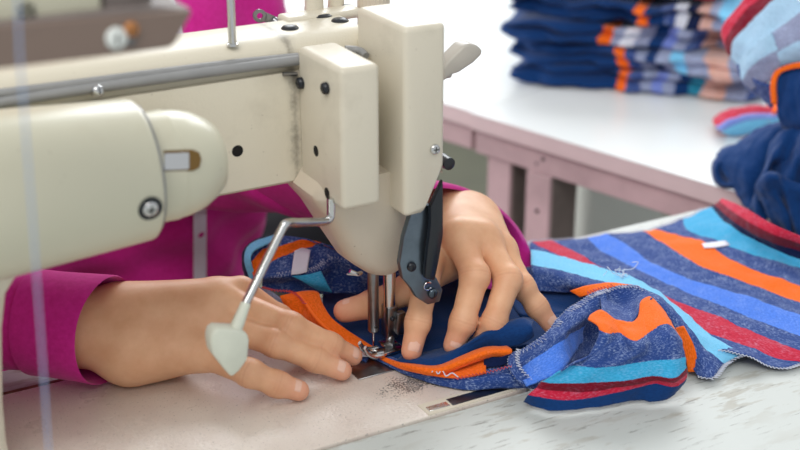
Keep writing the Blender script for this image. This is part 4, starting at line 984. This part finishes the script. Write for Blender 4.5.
# ---------------- garment piles on the back table ----------------
PO = Vector(atz(507, 81.5, 0)); PL_ = (Vector(atz(760, 106, 0))-PO); PLEN = PL_.length; PL_.normalize(); PD = Vector((-PL_.y, PL_.x, 0)); PD = PD if PD.y > 0 else -PD
def folded(name, label, l0, l1, w0, z0, th, cols, seed, W=.17, group=None, orange=None):
    rnd = random.Random(seed); yaw = (0, .05, -.06, .07, -.05, .08)[seed]; root = thing(name, label, 'garment', PO+PL_*(l0+l1)/2+PD*(w0+W/2)+Vector((0, 0, z0)), group)
    h = th; S = [(W, .04*h), (W*.6, .04*h), (.014, .05*h), (.001, .20*h), (.002, .36*h), (.014, .50*h), (.05, .50*h), (W-.02, .47*h), (W-.004, .50*h), (W-.02, .54*h), (.05, .52*h), (.014, .53*h), (.004, .64*h), (.000, .80*h), (.010, .96*h), (W*.3, .98*h), (W, .98*h)]
    nl = 46; sec = cr1(np.array([(a, b, 0) for a, b in S]), np.linspace(0, len(S)-1, 64)); V = []; 
    for i in range(nl):
        t = i/(nl-1); l = l0+(l1-l0)*t
        endr = min(1, min(t, 1-t)*9+.35)
        for j in range(64):
            a, b = sec[j, 0], sec[j, 1]
            n1 = mnoise.noise(Vector((l*16, b*40+seed*3, seed*1.7))); n2 = mnoise.noise(Vector((l*45, b*160+seed, a*20))); n3 = mnoise.noise(Vector((l*14, seed*5.1+b*30, a*12))); n4 = mnoise.noise(Vector((l*26, seed*3.3, b*25)))
            loose = 1+1.6*max(0, t-.4); aa = a+(n1*.022*loose+n2*.006+n4*.020*loose)*(1 if a < .05 else .4); bb = h*.5+(b-h*.5)*endr*(1+.35*n3)+(n3*.008+n4*.005)*(1 if b > h*.2 else .1)+n2*.0012
            p = PO+PL_*(l+n2*.003+n4*.006)+PD*(w0+aa+yaw*(l-(l0+l1)/2))+Vector((0, 0, max(z0+min(bb, h*1.0), z0+.0010))); V.append(tuple(p))
    F = [(i*64+j, i*64+j+1, (i+1)*64+j+1, (i+1)*64+j) for i in range(nl-1) for j in range(63)]
    me = bpy.data.meshes.new('folded_cloth'); me.from_pydata(V, [], F); ub = me.uv_layers.new(name='band'); um = me.uv_layers.new(name='metric')
    for lp in me.loops:
        i, j = divmod(lp.vertex_index, 64); t = i/(nl-1); ub.data[lp.index].uv = (j/63, min(.9995, max(0, t+.006*math.sin(j*.35+seed)*(1 if 0.05 < t < .95 else 0)-.03*(sec[j, 1]/h-.5)*(1 if seed % 2 else -1)))); um.data[lp.index].uv = (t*(l1-l0), sec[j, 0])
    o = link('folded_cloth', me, cloth_mat(cols), root, 0); me.shade_smooth(); md = o.modifiers.new('t', 'SOLIDIFY'); md.thickness = .0022; md.offset = 0
    return root
gp = 'folded garments stacked on the back table'
def cl(n1, rest): return ['navy']*n1+['orange']+rest
folded('folded_garment', 'navy folded garment at the bottom of the back-table stack, teal roll at its right', .008, PLEN, .0, .0015, .025, cl(9, ['heather', 'grey', 'periw', 'grey', 'navy', 'teal', 'peach', 'peach', 'grey', 'grey', 'heather']), 1, group=gp)
folded('folded_garment', 'folded navy garment second from the bottom of the back-table stack', .000, PLEN-.01, .004, .0275, .026, cl(10, ['heather', 'grey', 'navy', 'grey', 'sky', 'grey', 'grey', 'peach', 'peach', 'grey', 'heather']), 2, group=gp)
folded('folded_garment', 'folded navy garment third from the bottom of the back-table stack', -.012, PLEN-.03, .012, .0545, .027, cl(8, ['grey', 'white', 'grey', 'navy', 'periw', 'grey', 'heather', 'peach', 'grey', 'sky']), 3, group=gp)
folded('folded_garment', 'thick navy folded garment near the top of the back-table stack, with two orange bands', -.004, PLEN-.04, .012, .0825, .030, ['navy']*11+['orange', 'navy', 'heather', 'white', 'dark', 'peach', 'grey', 'sky'], 4, group=gp)
folded('folded_garment', 'rumpled navy folded garment on top of the back-table stack, cut by the photo edge', -.010, PLEN-.05, .022, .1135, .034, ['navy']*12+['navy', 'orange', 'grey', 'white', 'dark', 'red', 'red', 'grey'], 5, group=gp)
# nearer pile, hanging over the corner of the back table
g2 = 'garments heaped at the table corner'
def heap(name, label): return thing(name, label, 'garment', epoint(.40, .08, 0.0), g2)
H1 = heap('heaped_garment', 'plain navy garment drooping over the edge of the back table at right')
D = lambda row, d: [(x, y, 'd', d[i] if hasattr(d, '__len__') else d) for i, (x, y) in enumerate(row)]
kw = dict(wr=.0016, wfreq=50, zmin=-.2, thick=.0024)
patch('navy_drape', [
 D([(722, 150), (742, 142), (763, 126), (785, 122), (815, 124)], [.030, .035, .045, .05, .05]),
 D([(716, 158), (738, 146), (760, 134), (777, 128), (800, 130)], [.004, .010, .018, .024, .03]),
 D([(726, 175), (744, 166), (760, 160), (770, 158), (785, 160)], [-.006, -.010, -.006, .004, .018]),
 D([(736, 192), (748, 186), (757, 184), (763, 184), (775, 190)], [-.012, -.018, -.012, .000, .012]),
 D([(745, 206), (750, 209), (755, 212), (760, 214), (770, 218)], [-.014, -.022, -.020, -.006, .008])], ['navy']*4, H1, nu=46, nv=10, **kw)
patch('navy_drape', [
 D([(778, 134), (787, 130), (800, 128), (815, 128)], [.010, .000, .004, .0]),
 D([(768, 158), (776, 152), (790, 156), (803, 150), (815, 152)], [-.008, -.022, -.012, -.022, -.012]),
 D([(758, 188), (764, 178), (775, 168), (790, 176), (802, 170), (815, 176)], [-.016, -.030, -.016, -.028, -.016, -.024]),
 D([(750, 208), (757, 200), (768, 196), (782, 204), (800, 196), (815, 204)], [-.020, -.034, -.022, -.036, -.022, -.03]),
 D([(755, 216), (762, 223), (774, 214), (788, 222), (802, 214), (815, 222)], [-.026, -.036, -.026, -.038, -.026, -.034])], ['navy']*4, H1, nu=60, nv=10, **kw)
patch('navy_drape', [
 D([(716, 158), (712, 168), (714, 180), (722, 187), (734, 188)], [.006, .004, .0, -.003, -.006]),
 D([(720, 162), (717, 170), (719, 179), (725, 184), (735, 184)], [-.004, -.006, -.008, -.010, -.012]),
 D([(727, 165), (725, 170), (725, 177), (729, 180), (736, 180)], [.008, .010, .010, .006, .002])], ['navy']*2, H1, nu=24, nv=6, wr=.0005, zmin=-.2, thick=.0024)
patch('navy_drape', [
 D([(759, 200), (757, 188), (764, 176), (778, 173), (788, 180), (800, 184), (815, 186)], [-.036, -.040, -.044, -.042, -.034, -.034, -.03]),
 D([(763, 202), (762, 190), (768, 181), (778, 179), (787, 186), (800, 191), (815, 192)], [-.040, -.046, -.052, -.050, -.040, -.040, -.036]),
 D([(768, 214), (770, 205), (777, 198), (785, 202), (792, 208), (803, 206), (815, 208)], [-.040, -.044, -.046, -.036, -.044, -.036, -.036]),
 D([(772, 224), (778, 216), (786, 215), (792, 222), (798, 226), (806, 222), (818, 226)], [-.038, -.042, -.044, -.036, -.044, -.036, -.034]),
 D([(783, 236), (790, 239), (796, 242), (802, 246), (808, 244), (818, 248)], [-.036, -.044, -.038, -.044, -.038, -.034])], ['navy']*4, H1, nu=56, nv=9, **kw)
H2 = heap('heaped_garment', 'navy garment with orange edging, hanging folded on the heap at the right photo edge')
patch('navy_fold', [
 D([(779, 68), (790, 64), (815, 60)], .012), D([(776, 85), (788, 84), (815, 82)], .004), D([(777, 108), (790, 110), (815, 108)], .000), D([(781, 124), (792, 130), (815, 128)], .004), D([(786, 128), (796, 126), (815, 120)], .016)], ['navy']*4, H2, nu=24, nv=8, wr=.0012, zmin=-.2, thick=.0024)
patch('orange_edging', [
 D([(777, 104), (776, 84), (780, 74), (792, 69), (815, 66)], [-.001, .000, .004, .005, .006]), D([(772, 104), (771, 84), (776, 71), (790, 64), (815, 60)], [-.001, .000, .004, .005, .006])], ['orange'], H2, nu=26, nv=6, wr=.0002, zmin=-.2, thick=.003)
H3 = heap('heaped_garment', 'pale blue garment with wide red stripe on top of the heap at right')
patch('striped_panel', [
 D([(725, 44), (722, 30), (735, 10), (758, -14)], [.035, .030, .034, .04]),
 D([(727, 50), (729, 36), (744, 15), (768, -12)], [.028, .024, .028, .034]),
 D([(731, 57), (735, 42), (752, 22), (782, -8)], [.024, .018, .022, .028]),
 D([(740, 66), (752, 50), (770, 34), (808, 8)], [.018, .010, .014, .02]),
 D([(752, 76), (766, 62), (784, 48), (815, 34)], [.016, .006, .008, .014]),
 D([(765, 84), (775, 74), (790, 64), (815, 58)], [.020, .016, .014, .018])], ['red', 'maroon', 'pale', 'grey', 'pale'], H3, nu=34, nv=9, wr=.0014, wfreq=45, zmin=-.2, thick=.0024)
patch('grey_fold', [
 D([(739, 62), (748, 50), (762, 38), (772, 33)], [.012, .006, .008, .012]), D([(743, 80), (752, 66), (766, 56), (778, 50)], [.010, .002, .003, .008]), D([(752, 90), (764, 84), (772, 80), (782, 70)], [.014, .008, .008, .012])], ['pale', 'grey'], H3, nu=24, nv=8, wr=.001, zmin=-.2, thick=.0024)
patch('grey_fold', [D([(738, 64), (740, 76), (748, 88), (760, 98), (772, 108)], [.02, .018, .018, .02, .02]), D([(746, 66), (752, 76), (760, 82), (770, 86), (776, 92)], [.01, .006, .004, .004, .006])], ['peach', 'heather', ][1:], H3, nu=22, nv=8, wr=.001, zmin=-.2, thick=.0024)
H4 = heap('heaped_garment', 'small red and pale blue striped garment end resting on the tabletop under the heap')
patch('striped_roll', [
 Zs([(735, 118), (748, 112), (765, 108), (785, 106)], [.004, .010, .014, .018]),
 Zs([(714, 119), (728, 110), (750, 107), (785, 108)], [.010, .022, .028, .028]),
 Zs([(716, 127), (733, 119), (754, 114), (785, 114)], [.012, .022, .026, .026]),
 Zs([(721, 131), (738, 123), (757, 119), (785, 118)], [.012, .020, .024, .026]),
 Zs([(728, 135), (744, 134), (760, 129), (785, 124)], [.001, .004, .010, .014])], ['red', 'red', 'periw', 'sky'], H4, nu=30, nv=8, wr=.0010, zmin=.0016, thick=.002)
patch('orange_edging', [Zs([(762, 112), (772, 102), (778, 98)], [.02, .03, .04]), Zs([(768, 122), (776, 112), (784, 108)], [.02, .03, .04])], ['orange'], H4, nu=12, nv=6, wr=.0004, thick=.002)
